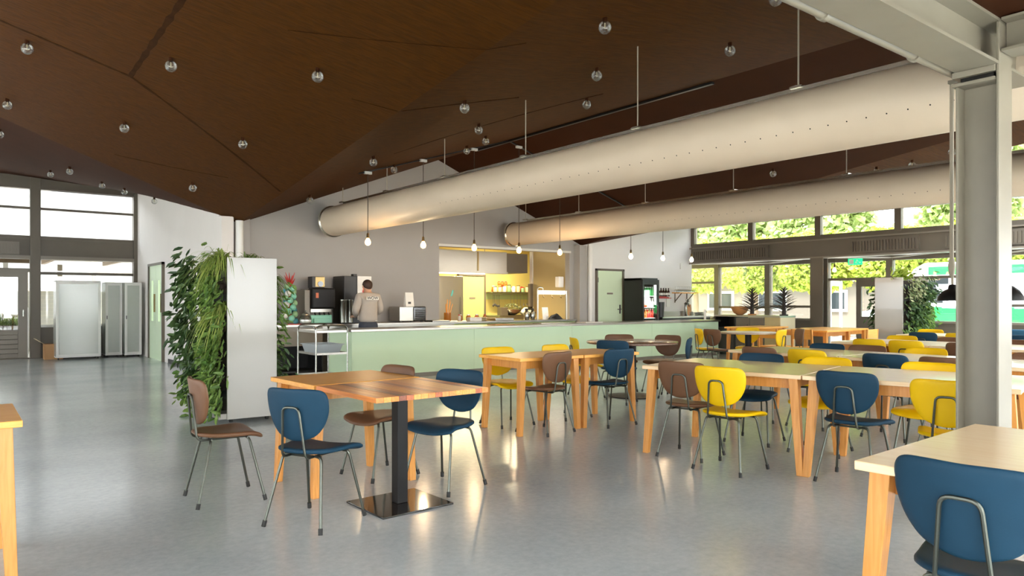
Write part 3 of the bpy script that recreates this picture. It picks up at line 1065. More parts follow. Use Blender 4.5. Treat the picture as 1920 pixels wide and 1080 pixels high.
seat_out = smooth_outline([(-.085, -.185), (0, -.195), (.085, -.185), (.165, -.12), (.195, 0), (.215, .13), (.205, .185), (.10, .205), (0, .208), (-.10, .205), (-.205, .185), (-.215, .13), (-.195, 0), (-.165, -.12)])
back_out = smooth_outline([(0, .805), (.10, .806), (.175, .800), (.205, .775), (.213, .73), (.205, .66), (.17, .585), (.11, .53), (0, .505), (-.11, .53), (-.17, .585), (-.205, .66), (-.213, .73), (-.205, .775), (-.175, .800), (-.10, .806)])


def seat_place(u, v, w):
    z = .435 + .012 * (u / .2) ** 2 + .018 * max(0, -v / .2) ** 2 + w
    if v > .10:
        z -= .028 * ((v - .10) / .1) ** 2
    return (u, v, z)


def back_place(u, v, w):
    y = -.165 - (v - .505) * .15 + .045 * (u / .21) ** 2 + w
    return (u, y, v)


def make_chair(vinyl, label):
    e = thing('dining_chair', label, 'chair')
    e.empty_display_size = .05
    obj('seat', pad(seat_out, seat_place, .034), vinyl, e, smooth=True, auto=75)
    obj('backrest', pad(back_out, back_place, .026), vinyl, e, smooth=True, auto=75)
    y0 = -.165 - (.68 - .505) * .15 - .022
    loop = rounded([(-.082, -.10, .412), (-.082, -.185, .412), (-.056, y0, .70), (.056, y0, .70), (.082, -.185, .412), (.082, -.10, .412)], .035)
    obj('back_loop', B().tube(loop, .0075, 8), 'chair_tube', e, smooth=True)
    obj('under_frame', B().tube([(-.13, -.11, .412), (.13, -.11, .412)], .0075, 8).tube([(-.15, .11, .412), (.15, .11, .412)], .0075, 8)
        .tube([(-.09, -.11, .414), (-.09, .11, .414)], .0075, 8).tube([(.09, -.11, .414), (.09, .11, .414)], .0075, 8), 'chair_tube', e, smooth=True)
    for sx in (-1, 1):
        for top_, foot in (((.10, -.11, .412), (.20, -.205, .012)), ((.12, .11, .412), (.205, .205, .012))):
            a = Vector((sx * top_[0], top_[1], top_[2]))
            c = Vector((sx * foot[0], foot[1], foot[2]))
            k = Vector((sx * (top_[0] + .035), top_[1] * 1.05, top_[2] - .004))
            lg = obj('leg', B().tube(rounded([a, k, c], .03), .0085, 8), 'chair_tube', e, smooth=True)
            d = (c - k).normalized()
            obj('rubber_foot', B().tube([c - d * .03, c + d * .006], .0125, 8), 'rubber', lg, smooth=True)
    return e


protos = {}


def chair(colour, x, y, a, label, group, from_top=True):
    if from_top:
        x += .2 * math.cos(R(a))
        y += .2 * math.sin(R(a))
    if colour not in protos:
        e = make_chair(colour + '_vinyl', label)
        protos[colour] = e
        e.location = (x, y, 0)
        e.rotation_euler = (0, 0, R(a - 90))
    else:
        e = dup(protos[colour], (x, y, 0), a - 90, label)
    e['group'] = group
    return e


G1 = 'chairs at the wooden table and pedestal table'
chair('brown', 1.42, 4.915, -3, 'brown vinyl chair seen side-on before the plant divider', G1, False)
chair('blue', 1.69, 4.07, 29, 'blue vinyl chair with its back to the viewer at the butcher-block table', G1, False)
chair('brown', 2.53, 4.87, 187, 'brown vinyl chair tucked behind the butcher-block table', G1, False)
chair('blue', 2.72, 4.27, 197, 'blue vinyl chair beyond the black pedestal, facing the plant divider', G1, False)
G2 = 'chairs at the pair of square tables'
chair('yellow', 4.60, 6.02, 268, 'yellow vinyl chair behind the square table nearest the plant divider', G2, False)
chair('yellow', 5.40, 5.99, 274, 'yellow vinyl chair behind the middle of the paired square tables', G2, False)
chair('brown', 4.64, 5.44, 98, 'brown vinyl chair with its loop toward us at the square tables', G2, False)
chair('blue', 5.46, 5.38, 88, 'blue vinyl chair with its loop toward us at the square tables', G2, False)
G3 = 'chairs around the dark round table'
chair('blue', 6.50, 6.36, 25, 'blue vinyl chair between the square tables and the dark round table', G3)
chair('yellow', 6.62, 7.22, -30, 'yellow vinyl chair edge-on beside the dark round table', G3)
chair('brown', 7.78, 7.46, 232, 'brown vinyl chair behind the dark round table, nearest its pedestal', G3)
chair('brown', 8.20, 6.86, 190, 'brown vinyl chair behind the dark round table, next to the edge-on blue one', G3)
chair('blue', 7.80, 6.16, 125, 'blue vinyl chair seen edge-on at the dark round table', G3)
G4 = 'chairs along the long table row nearest us'
chair('brown', 4.88, 3.86, 12, 'brown vinyl chair at the corner of the nearest long table', G4, False)
chair('yellow', 4.74, 3.37, 6, 'yellow vinyl chair pulled out at the nearest long table', G4, False)
chair('blue', 5.12, 2.59, 7, 'blue vinyl chair at the junction of the nearest long tables', G4, False)
chair('yellow', 5.09, 1.94, 12, 'yellow vinyl chair partly hidden by the steel column', G4, False)
chair('blue', 6.04, 3.93, 192, 'blue vinyl chair on the far side of the nearest long table', G4)
chair('yellow', 6.09, 3.32, 192, 'yellow vinyl chair opposite the junction of the nearest long tables', G4)
chair('yellow', 6.22, 2.52, 192, 'yellow vinyl chair on the far side near the steel column', G4)
G5 = 'chairs along the second long table row'
chair('brown', 6.83, 4.52, 0, 'brown vinyl chair at the head of the second table row', G5)
chair('yellow', 6.83, 3.97, 0, 'yellow vinyl chair on the near side of the second table row', G5)
chair('blue', 6.85, 3.20, 0, 'blue vinyl chair on the near side of the second table row', G5)
chair('brown', 6.85, 2.69, 0, 'brown vinyl chair on the second table row beside the column', G5)
chair('blue', 8.04, 4.37, 180, 'blue vinyl chair on the far side of the second table row', G5)
chair('brown', 8.09, 3.93, 180, 'brown vinyl chair on the far side of the second table row', G5)
chair('yellow', 8.12, 3.33, 180, 'yellow vinyl chair on the far side of the second table row', G5)
G6 = 'chairs along the third long table row'
chair('yellow', 9.38, 4.58, 0, 'yellow vinyl chair at the head of the third table row', G6)
chair('yellow', 9.38, 4.12, 0, 'yellow vinyl chair showing its loop at the third table row', G6)
chair('yellow', 10.72, 4.72, 180, 'yellow vinyl chair on the far side of the third table row', G6)
chair('brown', 10.72, 4.05, 180, 'brown vinyl chair on the far side of the third table row', G6)
chair('brown', 9.38, 3.45, 0, 'brown vinyl chair at the third table row beyond the column', G6)
chair('brown', 10.72, 3.35, 180, 'brown vinyl chair across the third table row beyond the column', G6)
G7 = 'chairs at the far tables by the windows'
chair('blue', 12.10, 5.05, 0, 'blue vinyl chair at the far table beside the plant wall', G7)
chair('yellow', 12.12, 4.52, 0, 'yellow vinyl chair beside the far blue one', G7)
chair('yellow', 13.45, 5.45, 180, 'yellow vinyl chair under the far window sill', G7)
chair('brown', 13.45, 4.85, 180, 'brown vinyl chair under the far window sill', G7)
chair('blue', 12.10, 3.75, 0, 'blue vinyl chair far off beyond the column', G7)
chair('yellow', 13.45, 3.75, 180, 'yellow vinyl chair far off beyond the column', G7)
chair('brown', 8.12, 2.35, 180, 'brown vinyl chair showing past the column at the second table row', G5)
chair('blue', 14.55, 4.55, 0, 'blue vinyl chair at the farthest table', G7)
G8 = 'chairs around the small round table at the counter end'
chair('yellow', 10.55, 8.20, -35, 'yellow vinyl chair edge-on against the counter end', G8)
chair('brown', 10.48, 7.86, -10, 'brown vinyl chair in front of the edge-on yellow one at the counter end', G8)
chair('yellow', 11.72, 7.95, 215, 'yellow vinyl chair behind the small round table', G8)
chair('yellow', 11.25, 6.92, 100, 'yellow vinyl chair on the near side of the small round table', G8)
chair('brown', 11.92, 6.98, 140, 'brown vinyl chair edge-on between round table and wooden tables', G8)
chair('blue', 2.43, .90, 2, 'large blue vinyl chair back in the bottom corner at the near table', 'chair at the nearest table')

# ------------------------------------------------------------------ tables
def table(label, cx, cy, rot, L, Wd, topm='pale_top', legm='beech_leg', group=None, inset=.07, splay=.05, th=.032, z=.75, name='dining_table', sdir='both'):
    e = thing(name, label, 'table', (cx, cy, 0), rot, group)
    obj('tabletop', B().box(-L / 2, L / 2, -Wd / 2, Wd / 2, z - th, z), topm, e, bevel=.004)
    il, iw = L / 2 - inset - .03, Wd / 2 - inset - .03
    for s_ in (-1, 1):
        obj('apron', B().box(-il, il, s_ * iw - .011, s_ * iw + .011, z - th - .08, z - th), legm, e)
        obj('apron', B().box(s_ * il - .011, s_ * il + .011, -iw, iw, z - th - .08, z - th), legm, e)
        for t_ in (-1, 1):
            x, y = s_ * (L / 2 - inset), t_ * (Wd / 2 - inset)
            fx, fy = x + s_ * splay * (.6 if sdir == 'both' else 1), y + t_ * (splay * .25)
            w, v = .034, .024
            q = [(-1, -1), (1, -1), (1, 1), (-1, 1)]
            obj('leg', B().hexa([(fx + i * v, fy + j * v, 0) for i, j in q], [(x + i * w, y + j * w, z - th) for i, j in q]), legm, e, bevel=.003)
    return e


GT = 'light wooden dining tables'
table('wooden table joined to the butcher-block pedestal table', 2.25, 4.87, 3, .82, .70, 'beech', splay=.06, group=GT)
table('square wooden table of the pair, nearest the plant divider', 4.68, 5.72, -2, .80, .72, 'beech', splay=.06, group=GT)
table('square wooden table of the pair, next to the blue chairs', 5.48, 5.69, -2, .78, .72, 'beech', splay=.06, group=GT)


def row(labels, corner, ax, L, Wd, topm='pale_top'):
    """tables end to end ; corner = outer corner, ax = direction of the row (deg)"""
    d = Vector((math.cos(R(ax)), math.sin(R(ax))))
    nrm = Vector((-d.y, d.x))
    for k, lb in enumerate(labels):
        c = Vector(corner) + d * (L * (k + .5) + .004 * k) + nrm * Wd / 2
        table(lb, c.x, c.y, ax, L - .006, Wd, topm, group=GT, splay=.09)


row(['long light table at the head of the nearest row', 'long light table of the nearest row running behind the column'], (4.66, 4.20), -77.6, 1.33, 1.03)
row(['light table at the head of the second row', 'light table in the middle of the second row', 'light table of the second row beyond the column'], (6.92, 4.95), -90, 1.28, .98)
row(['light table at the head of the third row', 'light table in the middle of the third row', 'light table of the third row beyond the column'], (9.46, 5.12), -90, 1.25, 1.1)
row(['far light table beside the plant wall', 'far light table beyond the column'], (12.22, 5.5), -90, 1.3, 1.05)
row(['farthest light table under the window sill', 'farthest light table beyond the column'], (14.65, 5.2), -90, 1.3, .8)
row(['near light table cut off by the picture edge beside the big blue chair'], (2.46, 1.25), -88, 1.35, 1.16)
table('light wooden table cut off at the picture edge on the empty floor', -.16, 4.36, 0, .84, .70, 'beech', group=GT, splay=.05)
table('orange wooden table by the open doorway', 13.15, 7.42, 0, .95, 1.0, 'beech', group=GT)
table('orange wooden table next to the plant wall', 14.10, 7.55, 0, .90, .95, 'beech', group=GT)
table('small orange wooden table behind the others at the windows', 13.6, 9.0, 0, 1.3, .7, 'beech', group=GT)

# butcher-block pedestal table
e = thing('pedestal_table', 'square butcher-block table on a black pedestal and steel plate', 'table', (2.27, 4.10, 0), 2)
w = .80
ns = 16
for k in range(ns):
    x0 = -w / 2 + w * k / ns
    h = .0006 * random.random()
    obj('stave', B().box(x0 + .0006, x0 + w / ns - .0006, -.41, .37, .722 + h, .7515 + h), 'stave_%d' % random.choice([0, 0, 1, 2, 2, 0, 3]), e, bevel=.001)
obj('pedestal', B().box(-.038, .038, -.038, .038, .012, .70), 'black_metal', e, bevel=.004)
obj('top_bracket', B().box(-.2, .2, -.2, .2, .70, .722), 'black_metal', e)
obj('base_plate', B().box(-.255, .255, -.235, .235, 0, .012), 'black_gloss', e, bevel=.002)


def round_table(label, x, y, r, topm, br, name='round_table'):
    e = thing(name, label, 'table', (x, y, 0))
    obj('tabletop', B().lathe([(.001, .72), (r - .01, .72), (r, .728), (r, .745), (r - .006, .75), (.001, .75)], 48), topm, e, smooth=True)
    obj('pedestal', B().lathe([(.055, .01), (.055, .72)], 20), 'black_metal', e, smooth=True)
    obj('base_plate', B().lathe([(br, 0), (br, .012), (.07, .03), (.055, .05)], 40), 'black_metal', e, smooth=True)
    return e


round_table('dark brown round table on a black pedestal', 7.33, 6.78, .62, 'dark_top', .32)
round_table('small pale round table at the end of the counter', 11.15, 7.55, .50, 'grey_top', .28)


# wooden chairs
def wooden_chair(x, y, a, label):
    e = thing('wooden_chair', label, 'chair', (x, y, 0), a - 90, 'plain wooden chairs')
    obj('seat', B().box(-.21, .21, -.20, .22, .43, .455), 'beech', e, bevel=.005)
    for sx in (-1, 1):
        obj('rear_leg', B().hexa([(sx * .20 - .018, -.22, 0), (sx * .20 + .018, -.22, 0), (sx * .20 + .018, -.18, 0), (sx * .20 - .018, -.18, 0)],
                                 [(sx * .19 - .016, -.26, .78), (sx * .19 + .016, -.26, .78), (sx * .19 + .016, -.23, .78), (sx * .19 - .016, -.23, .78)]), 'beech_leg', e)
        obj('front_leg', B().box(sx * .19 - .018, sx * .19 + .018, .17, .21, 0, .43), 'beech_leg', e)
    obj('back_board', B().box(-.175, .175, -.255, -.235, .60, .78), 'beech', e, bevel=.004)
    obj('seat_rail', B().box(-.18, .18, -.19, .18, .39, .43), 'beech_leg', e)
    return e


wooden_chair(12.45, 7.15, 0, 'plain wooden chair with a broad back board facing the orange tables')
wooden_chair(13.25, 6.62, 90, 'plain wooden chair beside the white end of the plant wall')
wooden_chair(12.3, 7.75, 0, 'plain wooden chair half hidden behind the round table chairs')

# ------------------------------------------------------------------ counter
ct = thing('serving_counter', 'long pale green serving counter with a stainless top', 'counter', (5.06, 10.71, 0))
LC = 9.54
obj('worktop', B().box(-.03, LC + .03, -.05, .68, .80, .84), 'steel', ct, bevel=.004)
for k in range(4):
    a, c = LC * k / 4, LC * (k + 1) / 4
    obj('front_panel', B().box(a + .0015, c - .0015, 0, .03, .075, .80), 'mint', ct)
obj('end_panel', B().box(0, .03, .03, .90, .075, .80), 'mint', ct)
obj('end_panel', B().box(LC - .03, LC, .03, .66, .0, .80), 'mint', ct)
obj('access_hatch', B().box(.03, .16, -.004, 0, .12, .36), 'mint', ct)
obj('access_hatch', B().box(.025, .30, -.003, 0, .62, .66), 'mint', ct)
obj('plinth', B().box(.03, LC - .03, .04, .07, 0, .075), 'frame_light', ct)
obj('carcass', B().box(.05, LC - .05, .60, .62, 0, .78), 'dark_grey', ct)

bc = thing('back_counter', 'grey back counter with a dark open shelf under the drinks machines', 'counter', (4.10, 12.06, 0))
obj('worktop', B().box(0, 3.8, -.03, .62, .85, .89), 'steel', bc, bevel=.004)
obj('side_panel', B().box(0, .03, 0, .6, 0, .85), 'frame_light', bc)
obj('front_panel', B().box(0, 1.05, 0, .02, .52, .85), 'frame_light', bc)
obj('front_panel', B().box(1.05, 3.8, 0, .02, 0, .85), 'steel', bc)
obj('shelf', B().box(.03, 1.05, .02, .6, .06, .09), 'black_plastic', bc)
obj('inner_back', B().box(.03, 1.05, .58, .6, .09, .85), 'black_plastic', bc)
obj('divider', B().box(1.02, 1.05, .02, .6, .0, .52), 'black_plastic', bc)

# trolley with tray
tr = thing('steel_trolley', 'chrome serving trolley with three shelves beside the counter', 'trolley', (4.35, 10.2, 0))
for sx in (-1, 1):
    pts = rounded([(sx * .24, -.34, .06), (sx * .24, -.34, .93), (sx * .24, .34, .93), (sx * .24, .34, .06)], .11, 6)
    obj('side_frame', B().tube(pts, .012, 8), 'chrome', tr, smooth=True)
for sy in (-1, 1):
    pts = rounded([(-.24, sy * .34, .80), (-.24, sy * .34, .945), (.24, sy * .34, .945), (.24, sy * .34, .80)], .11, 6)
    obj('end_handle', B().tube(pts, .011, 8), 'chrome', tr, smooth=True)
for z in (.18, .52, .84):
    obj('shelf', B().box(-.24, .24, -.34, .34, z, z + .008).box(-.245, -.235, -.34, .34, z, z + .03).box(.235, .245, -.34, .34, z, z + .03)
        .box(-.24, .24, -.345, -.335, z, z + .03).box(-.24, .24, .335, .345, z, z + .03), 'steel', tr)
for sx in (-1, 1):
    for sy in (-1, 1):
        obj('caster', B().tube([(sx * .24 - .012, sy * .34, .035), (sx * .24 + .012, sy * .34, .035)], .035, 14).box(sx * .24 - .008, sx * .24 + .008, sy * .34 - .008, sy * .34 + .008, .035, .07), 'dark_grey', tr, smooth=True)
tt = B()
tt.hexa([(4.17, 9.98, .53), (4.52, 9.98, .53), (4.52, 10.42, .53), (4.17, 10.42, .53)], [(4.14, 9.93, .65), (4.55, 9.93, .65), (4.55, 10.47, .65), (4.14, 10.47, .65)])
tg = thing('plastic_tub', 'grey plastic tub on the trolley shelf', 'tub', (0, 0, 0))
wall = B()
for (bx0, by0, bx1, by1, tx0, ty0, tx1, ty1) in [(4.17, 9.98, 4.52, 9.985, 4.14, 9.93, 4.55, 9.935), (4.17, 10.415, 4.52, 10.42, 4.14, 10.465, 4.55, 10.47), (4.17, 9.98, 4.175, 10.42, 4.14, 9.93, 4.145, 10.47), (4.515, 9.98, 4.52, 10.42, 4.545, 9.93, 4.55, 10.47)]:
    wall.hexa([(bx0, by0, .53), (bx1, by0, .53), (bx1, by1, .53), (bx0, by1, .53)], [(tx0, ty0, .66), (tx1, ty0, .66), (tx1, ty1, .66), (tx0, ty1, .66)])
wall.box(4.17, 4.52, 9.98, 10.42, .528, .534)
obj('tub_body', wall, 'tray_plastic', tg)
obj('tub_rim', B().box(4.12, 4.57, 9.915, 9.937, .655, .668).box(4.12, 4.57, 10.463, 10.485, .655, .668).box(4.12, 4.147, 9.93, 10.47, .655, .668).box(4.543, 4.57, 9.93, 10.47, .655, .668), 'tray_plastic', tg)

# ------------------------------------------------------------------ machines on the back counter
ZB = .89
YMf = 12.12
e = thing('juice_dispenser', 'black and mint juice dispenser on the back counter', 'drinks machine', (5.14, YMf, ZB))
obj('body', B().box(-.27, -.17, .06, .52, 0, .60).box(-.17, .27, .16, .52, 0, .62), 'frame_light', e, bevel=.01)
obj('display_window', B().box(-.165, .27, -.02, .18, .27, .64), 'black_metal', e, bevel=.03)
obj('tap_panel', B().box(-.17, .22, .04, .16, .20, .275), 'steel', e, bevel=.01)
for k in range(4):
    obj('tap', B().tube([(-.10 + .085 * k, .03, .20), (-.10 + .085 * k, -.0, .165)], .014, 8), 'black_plastic', e)
obj('drip_panel', B().box(-.18, .22, .02, .16, .02, .16), 'aqua', e, bevel=.008)
obj('drip_tray', B().box(-.13, .17, -.02, .02, .02, .10), 'aqua', e, bevel=.006)
obj('front_print', B().box(-.10, -.05, -.023, -.019, .46, .55), 'orange', e)
e = thing('coffee_grinder', 'small black and brass grinder on top of the juice dispenser', 'grinder', (5.15, YMf + .2, ZB + .64))
obj('body', B().box(-.12, .11, -.08, .12, 0, .20), 'black_plastic', e, bevel=.008)
obj('front_plate', B().box(-.06, .11, -.085, -.08, .02, .19), 'brass', e)
obj('dial', B().tube([(.03, -.085, .07), (.03, -.10, .07)], .05, 16), 'black_gloss', e, smooth=True)
e = thing('cup_stack_holder', 'row of tall steel cup dispensers on the back counter', 'cup dispenser', (5.64, YMf - .02, ZB))
for k in range(3):
    obj('cup_tube', B().lathe([(.045, 0), (.045, .40), (.05, .41), (.05, .43)], 16, (-.10 + .075 * k, .04 * (k % 2), 0)), 'chrome', e, smooth=True)
obj('holder_base', B().box(-.15, .12, -.05, .10, 0, .02), 'black_plastic', e)
e = thing('coffee_machine', 'tall black and white coffee machine behind the person', 'coffee machine', (5.86, YMf, ZB))
obj('body', B().box(-.27, .26, .02, .50, 0, .86), 'black_plastic', e, bevel=.01)
obj('front_door', B().box(-.02, .26, -.005, .02, .06, .86), 'white', e, bevel=.006)
pr = obj('print_panel', B().box(.06, .24, -.012, -.005, .46, .80), 'paper', e)
for (a, c, z0, z1, m) in [(.07, .15, .50, .60, 'red'), (.08, .14, .60, .72, 'orange'), (.17, .22, .48, .58, 'sage'), (.16, .22, .62, .74, 'amber')]:
    obj('print_patch', B().box(a, c, -.014, -.012, z0, z1), m, pr)
obj('hopper', B().box(-.05, .02, .1, .2, .86, .90), 'black_plastic', e)
e = thing('cookie_jar', 'round glass jar with white sweets on the back counter', 'jar', (4.86, YMf, ZB))
obj('glass', B().lathe([(.06, 0), (.10, .03), (.11, .08), (.09, .14), (.06, .16)], 20), 'clear_glass', e, smooth=True)
obj('sweets', B().lathe([(.055, .004), (.095, .035), (.10, .08), (.001, .085)], 16), 'paper', e, smooth=True)
obj('lid', B().lathe([(.065, .16), (.06, .18), (.03, .20), (.015, .21), (.02, .235), (.001, .245)], 16), 'steel', e, smooth=True)
e = thing('toaster_oven', 'stainless conveyor toaster with dark grille on the back counter', 'toaster', (7.0, YMf + .02, ZB))
obj('body', B().box(-.28, .02, 0, .42, .02, .30), 'steel', e, bevel=.01)
obj('grille', B().box(.02, .29, -.02, .40, .02, .30), 'black_gloss', e, bevel=.02)
for k in range(5):
    obj('wire', B().tube([(.04, -.03, .07 + .04 * k), (.27, -.03, .07 + .04 * k)], .005, 6), 'steel', e)
for k in range(3):
    obj('foot', B().box(-.25 + .23 * k, -.21 + .23 * k, .03, .07, 0, .02), 'black_plastic', e)
e = thing('bread_bag', 'white paper bag standing on the toaster', 'bag', (6.97, YMf + .10, ZB + .30))
obj('bag_body', B().hexa([(-.09, -.04, 0), (.09, -.04, 0), (.09, .06, 0), (-.09, .06, 0)], [(-.085, .0, .27), (.085, .0, .27), (.085, .02, .27), (-.085, .02, .27)]), 'paper', e)
obj('heart_print', B().box(-.04, .02, -.037, -.030, .05, .09), 'dark_grey', e)
tag(obj('baking_tray', B().box(7.35, 7.75, 11.98, 12.3, ZB, ZB + .03), 'steel', bevel=.006), 'shallow steel tray beside the toaster', 'tray')
# colourful ball decoration on the back counter end
e = thing('ball_sculpture', 'stacked sculpture of coloured balls with a red starfish-like top', 'sculpture', (4.62, YMf + .1, ZB))
cols = ['teal', 'sage', 'aqua', 'orange', 'off_white', 'sage', 'teal', 'aqua']
for k in range(26):
    z = .06 + .62 * k / 26
    a = k * 2.4
    rr = .10 - .04 * k / 26
    obj('ball', B().sphere((rr * math.cos(a), rr * math.sin(a) * .7, z), .055, 10, 7), cols[k % 8], e, smooth=True)
for k in range(9):
    a = k * .7
    obj('red_spike', B().tube([(0, 0, .66), (.06 * math.cos(a), .05 * math.sin(a), .74 + .04 * (k % 3)), (.09 * math.cos(a), .07 * math.sin(a), .80 + .05 * (k % 3))], [.016, .012, .003], 6), 'red', e)
obj('red_cloth', B().box(-.14, .16, -.12, .12, 0, .012), 'red', e)

# ------------------------------------------------------------------ drinks fridge and bar
e = thing('drinks_fridge', 'tall black glass-door fridge full of bottled drinks', 'fridge', (13.30, 11.95, 0))
obj('body', B().box(0, .03, .05, .62, .05, 1.85).box(.57, .60, .05, .62, .05, 1.85).box(.03, .57, .59, .62, .05, 1.85).box(0, .60, .05, .62, 1.80, 1.86).box(0, .60, .05, .62, 0, .12), 'black_plastic', e, bevel=.004)
dr_ = obj('door_frame', B().box(0, .05, 0, .05, .10, 1.82).box(.55, .60, 0, .05, .10, 1.82).box(.05, .55, 0, .05, 1.70, 1.82).box(.05, .55, 0, .05, .10, .18), 'black_plastic', e, bevel=.003)
obj('pane', B().box(.05, .55, .02, .026, .18, 1.70), 'clear_glass', dr_)
obj('handle', B().bar((.53, -.03, .8), (.53, -.03, 1.2), .02), 'dark_grey', dr_)
obj('added_glow_strip', B().box(.05, .07, .08, .10, .2, 1.7), 'lamp_white', e)  # glowing strip added to brighten the bottles
L = bpy.data.lights.new('added_fridge_fill', 'AREA')  # fill light added inside the fridge so the bottles show
L.shape = 'RECTANGLE'
L.size = .4
L.size_y = 1.4
L.energy = 5
L.color = (.9, 1, .95)
lo = bpy.data.objects.new('added_fridge_fill', L)
C.objects.link(lo)
lo.parent = e
lo.location = (.3, .055, .95)
lo.rotation_euler = (R(90), 0, 0)
shz = [.20, .56, .88, 1.14, 1.42]
for z in shz:
    obj('shelf', B().box(.03, .57, .06, .58, z - .012, z), 'white', e)
bott = None
for r_, z in enumerate(shz):
    for c in range(6):
        for q in range(2):
            m = [['dark_glass', 'teal'], ['teal', 'dark_glass'], ['amber', 'red'], ['red', 'off_white'], ['green_glass', 'green_glass']][r_][(c // 3) % 2]
            lab = 'small bottle on the %s shelf of the drinks fridge' % ['lowest', 'second', 'middle', 'fourth', 'top'][r_]
            bo = thing('drink_bottle', lab, 'bottle', (13.30 + .09 + .082 * c, 12.08 + .16 * q, z), 0, 'bottles in the drinks fridge')
            obj('glass', B().lathe([(.028, 0), (.03, .01), (.03, .13), (.012, .18), (.012, .21)], 8), m, bo, smooth=True)
            obj('cap', B().lathe([(.014, .205), (.014, .222)], 8), 'off_white', bo)
tag(obj('waste_bin', B().lathe([(.09, 0), (.11, .38), (.10, .38), (.085, .01)], 16, (14.05, 12.05, .84 + .05)), 'black_plastic', smooth=True), 'small black bin beside the drinks fridge', 'bin')

bb = thing('bar_worktop', 'stainless bar worktop with splashback along the wall', 'counter', (14.15, 12.05, 0))
obj('worktop', B().box(0, 1.95, 0, .62, .86, .90), 'steel', bb, bevel=.004)
obj('splashback', B().box(0, 1.95, .60, .63, .90, 1.02), 'steel', bb)
obj('cabinet_front', B().box(0, 1.95, .03, .05, 0, .86), 'dark_grey', bb)
# wine bottles lying in a wall rack
rk = thing('wine_rack', 'narrow red wall rack for wine bottles beside the fridge', 'rack', (14.60, YW - .12, 1.42))
obj('rack_board', B().box(0, .52, .08, .115, -.06, .0), 'red', rk)
obj('rack_lip', B().box(0, .52, 0, .02, -.06, -.04), 'red', rk)
for k in range(5):
    bo = thing('wine_bottle', 'dark wine bottle in the red wall rack, ' + ['next to the fridge', 'second from the fridge', 'in the middle', 'second from the wall shelf', 'next to the wall shelf'][k], 'bottle', (14.66 + .10 * k, YW - .07, 1.42), 0, 'wine bottles in the red rack')
    obj('glass', B().lathe([(.034, 0), (.036, .01), (.036, .12), (.014, .17), (.014, .22)], 10), 'wine', bo, smooth=True)
    obj('wine_label', B().lathe([(.0368, .03), (.0368, .09)], 10), 'paper', bo, smooth=True)
sh = thing('glass_shelf', 'wooden wall shelf on angled brackets holding upturned glasses', 'shelf', (15.28, YW - .26, 1.50))
obj('board', B().box(0, .80, 0, .26, 0, .025), 'beech', sh)
for x in (.12, .62):
    obj('bracket', B().bar((x, .25, -.22), (x, .03, 0), .02).bar((x, .25, -.25), (x, .25, 0), .02), 'frame', sh)
for k in range(9):
    for q in range(2):
        g = thing('wine_glass', 'stemmed glass standing on the wooden wall shelf', 'glass', (15.32 + .088 * k, YW - .20 + .11 * q, 1.525), 0, 'glasses on the wall shelf')
        obj('bowl', B().lathe([(.028, .0), (.032, .05), (.018, .08), (.004, .085)], 10), 'clear_glass', g, smooth=True)
        obj('stem', B().lathe([(.004, .085), (.004, .15), (.028, .155)], 8), 'clear_glass', g, smooth=True)
tp = thing('beer_tap', 'tall chrome beer tap column on the bar worktop', 'beer tap', (15.30, 12.25, .90))
obj('column', B().lathe([(.06, 0), (.045, .02), (.035, .30), (.045, .33), (.02, .36)], 14), 'chrome', tp, smooth=True)
obj('spout', B().tube([(0, 0, .30), (0, -.09, .30), (0, -.11, .24)], .012, 8), 'chrome', tp, smooth=True)
obj('lever', B().tube([(0, -.05, .32), (0, -.07, .44)], .012, 8), 'black_plastic', tp)
tw = thing('paper_towel', 'white paper towel hanging below the wall shelf', 'towel', (15.10, YW - .03, 1.14))
obj('sheet', B().box(-.07, .07, 0, .012, 0, .26), 'paper', tw)
obj('dispenser', B().box(-.08, .08, -.05, .02, .26, .33), 'white', tw, bevel=.01)
ps = tag(obj('socket_panel', B().box(15.85, 15.99, YW - .02, YW, 1.15, 1.35), 'white', bevel=.004), 'white socket panel with dark switches on the wall', 'socket')
for k in range(3):
    for q in range(2):
        obj('switch', B().box(15.87 + .04 * k, 15.895 + .04 * k, YW - .024, YW - .02, 1.19 + .07 * q, 1.24 + .07 * q), 'dark_grey', ps)
cb = thing('cutting_board', 'brown chopping board leaning on the bar splashback', 'board', (15.78, 12.58, .90))
obj('board', B().hexa([(-.09, -.08, 0), (.09, -.08, 0), (.09, -.06, 0), (-.09, -.06, 0)], [(-.02, .0, .30), (.15, .0, .30), (.15, .02, .30), (-.02, .02, .30)]), 'stave_1', cb)
obj('handle_hole', B().box(.02, .08, -.006, .0, .27, .285), 'hole', cb)
tag(obj('thermostat', B().box(15.62, 15.70, YW - .02, YW, 2.16, 2.32), 'white', bevel=.005), 'small white control box high on the wall', 'control box')
mt = thing('milk_tap', 'slim white tap column at the counter end', 'tap', (14.40, 10.95, .84))
obj('post', B().lathe([(.032, 0), (.028, .02), (.026, .20), (.03, .24), (.001, .25)], 12), 'white', mt, smooth=True)
obj('nozzle', B().tube([(0, 0, .2), (0, -.05, .2), (0, -.06, .17)], .009, 6), 'chrome', mt)
for k in range(14):
    g = thing('tumbler', 'clear tumbler in the cluster on the bar worktop by the window', 'glass', (15.55 + .075 * (k % 6), 12.12 + .085 * (k // 6), .90), 0, 'tumblers on the bar worktop')
    obj('cup', B().lathe([(.024, 0), (.03, .10), (.027, .10), (.022, .008)], 10), 'clear_glass', g, smooth=True)

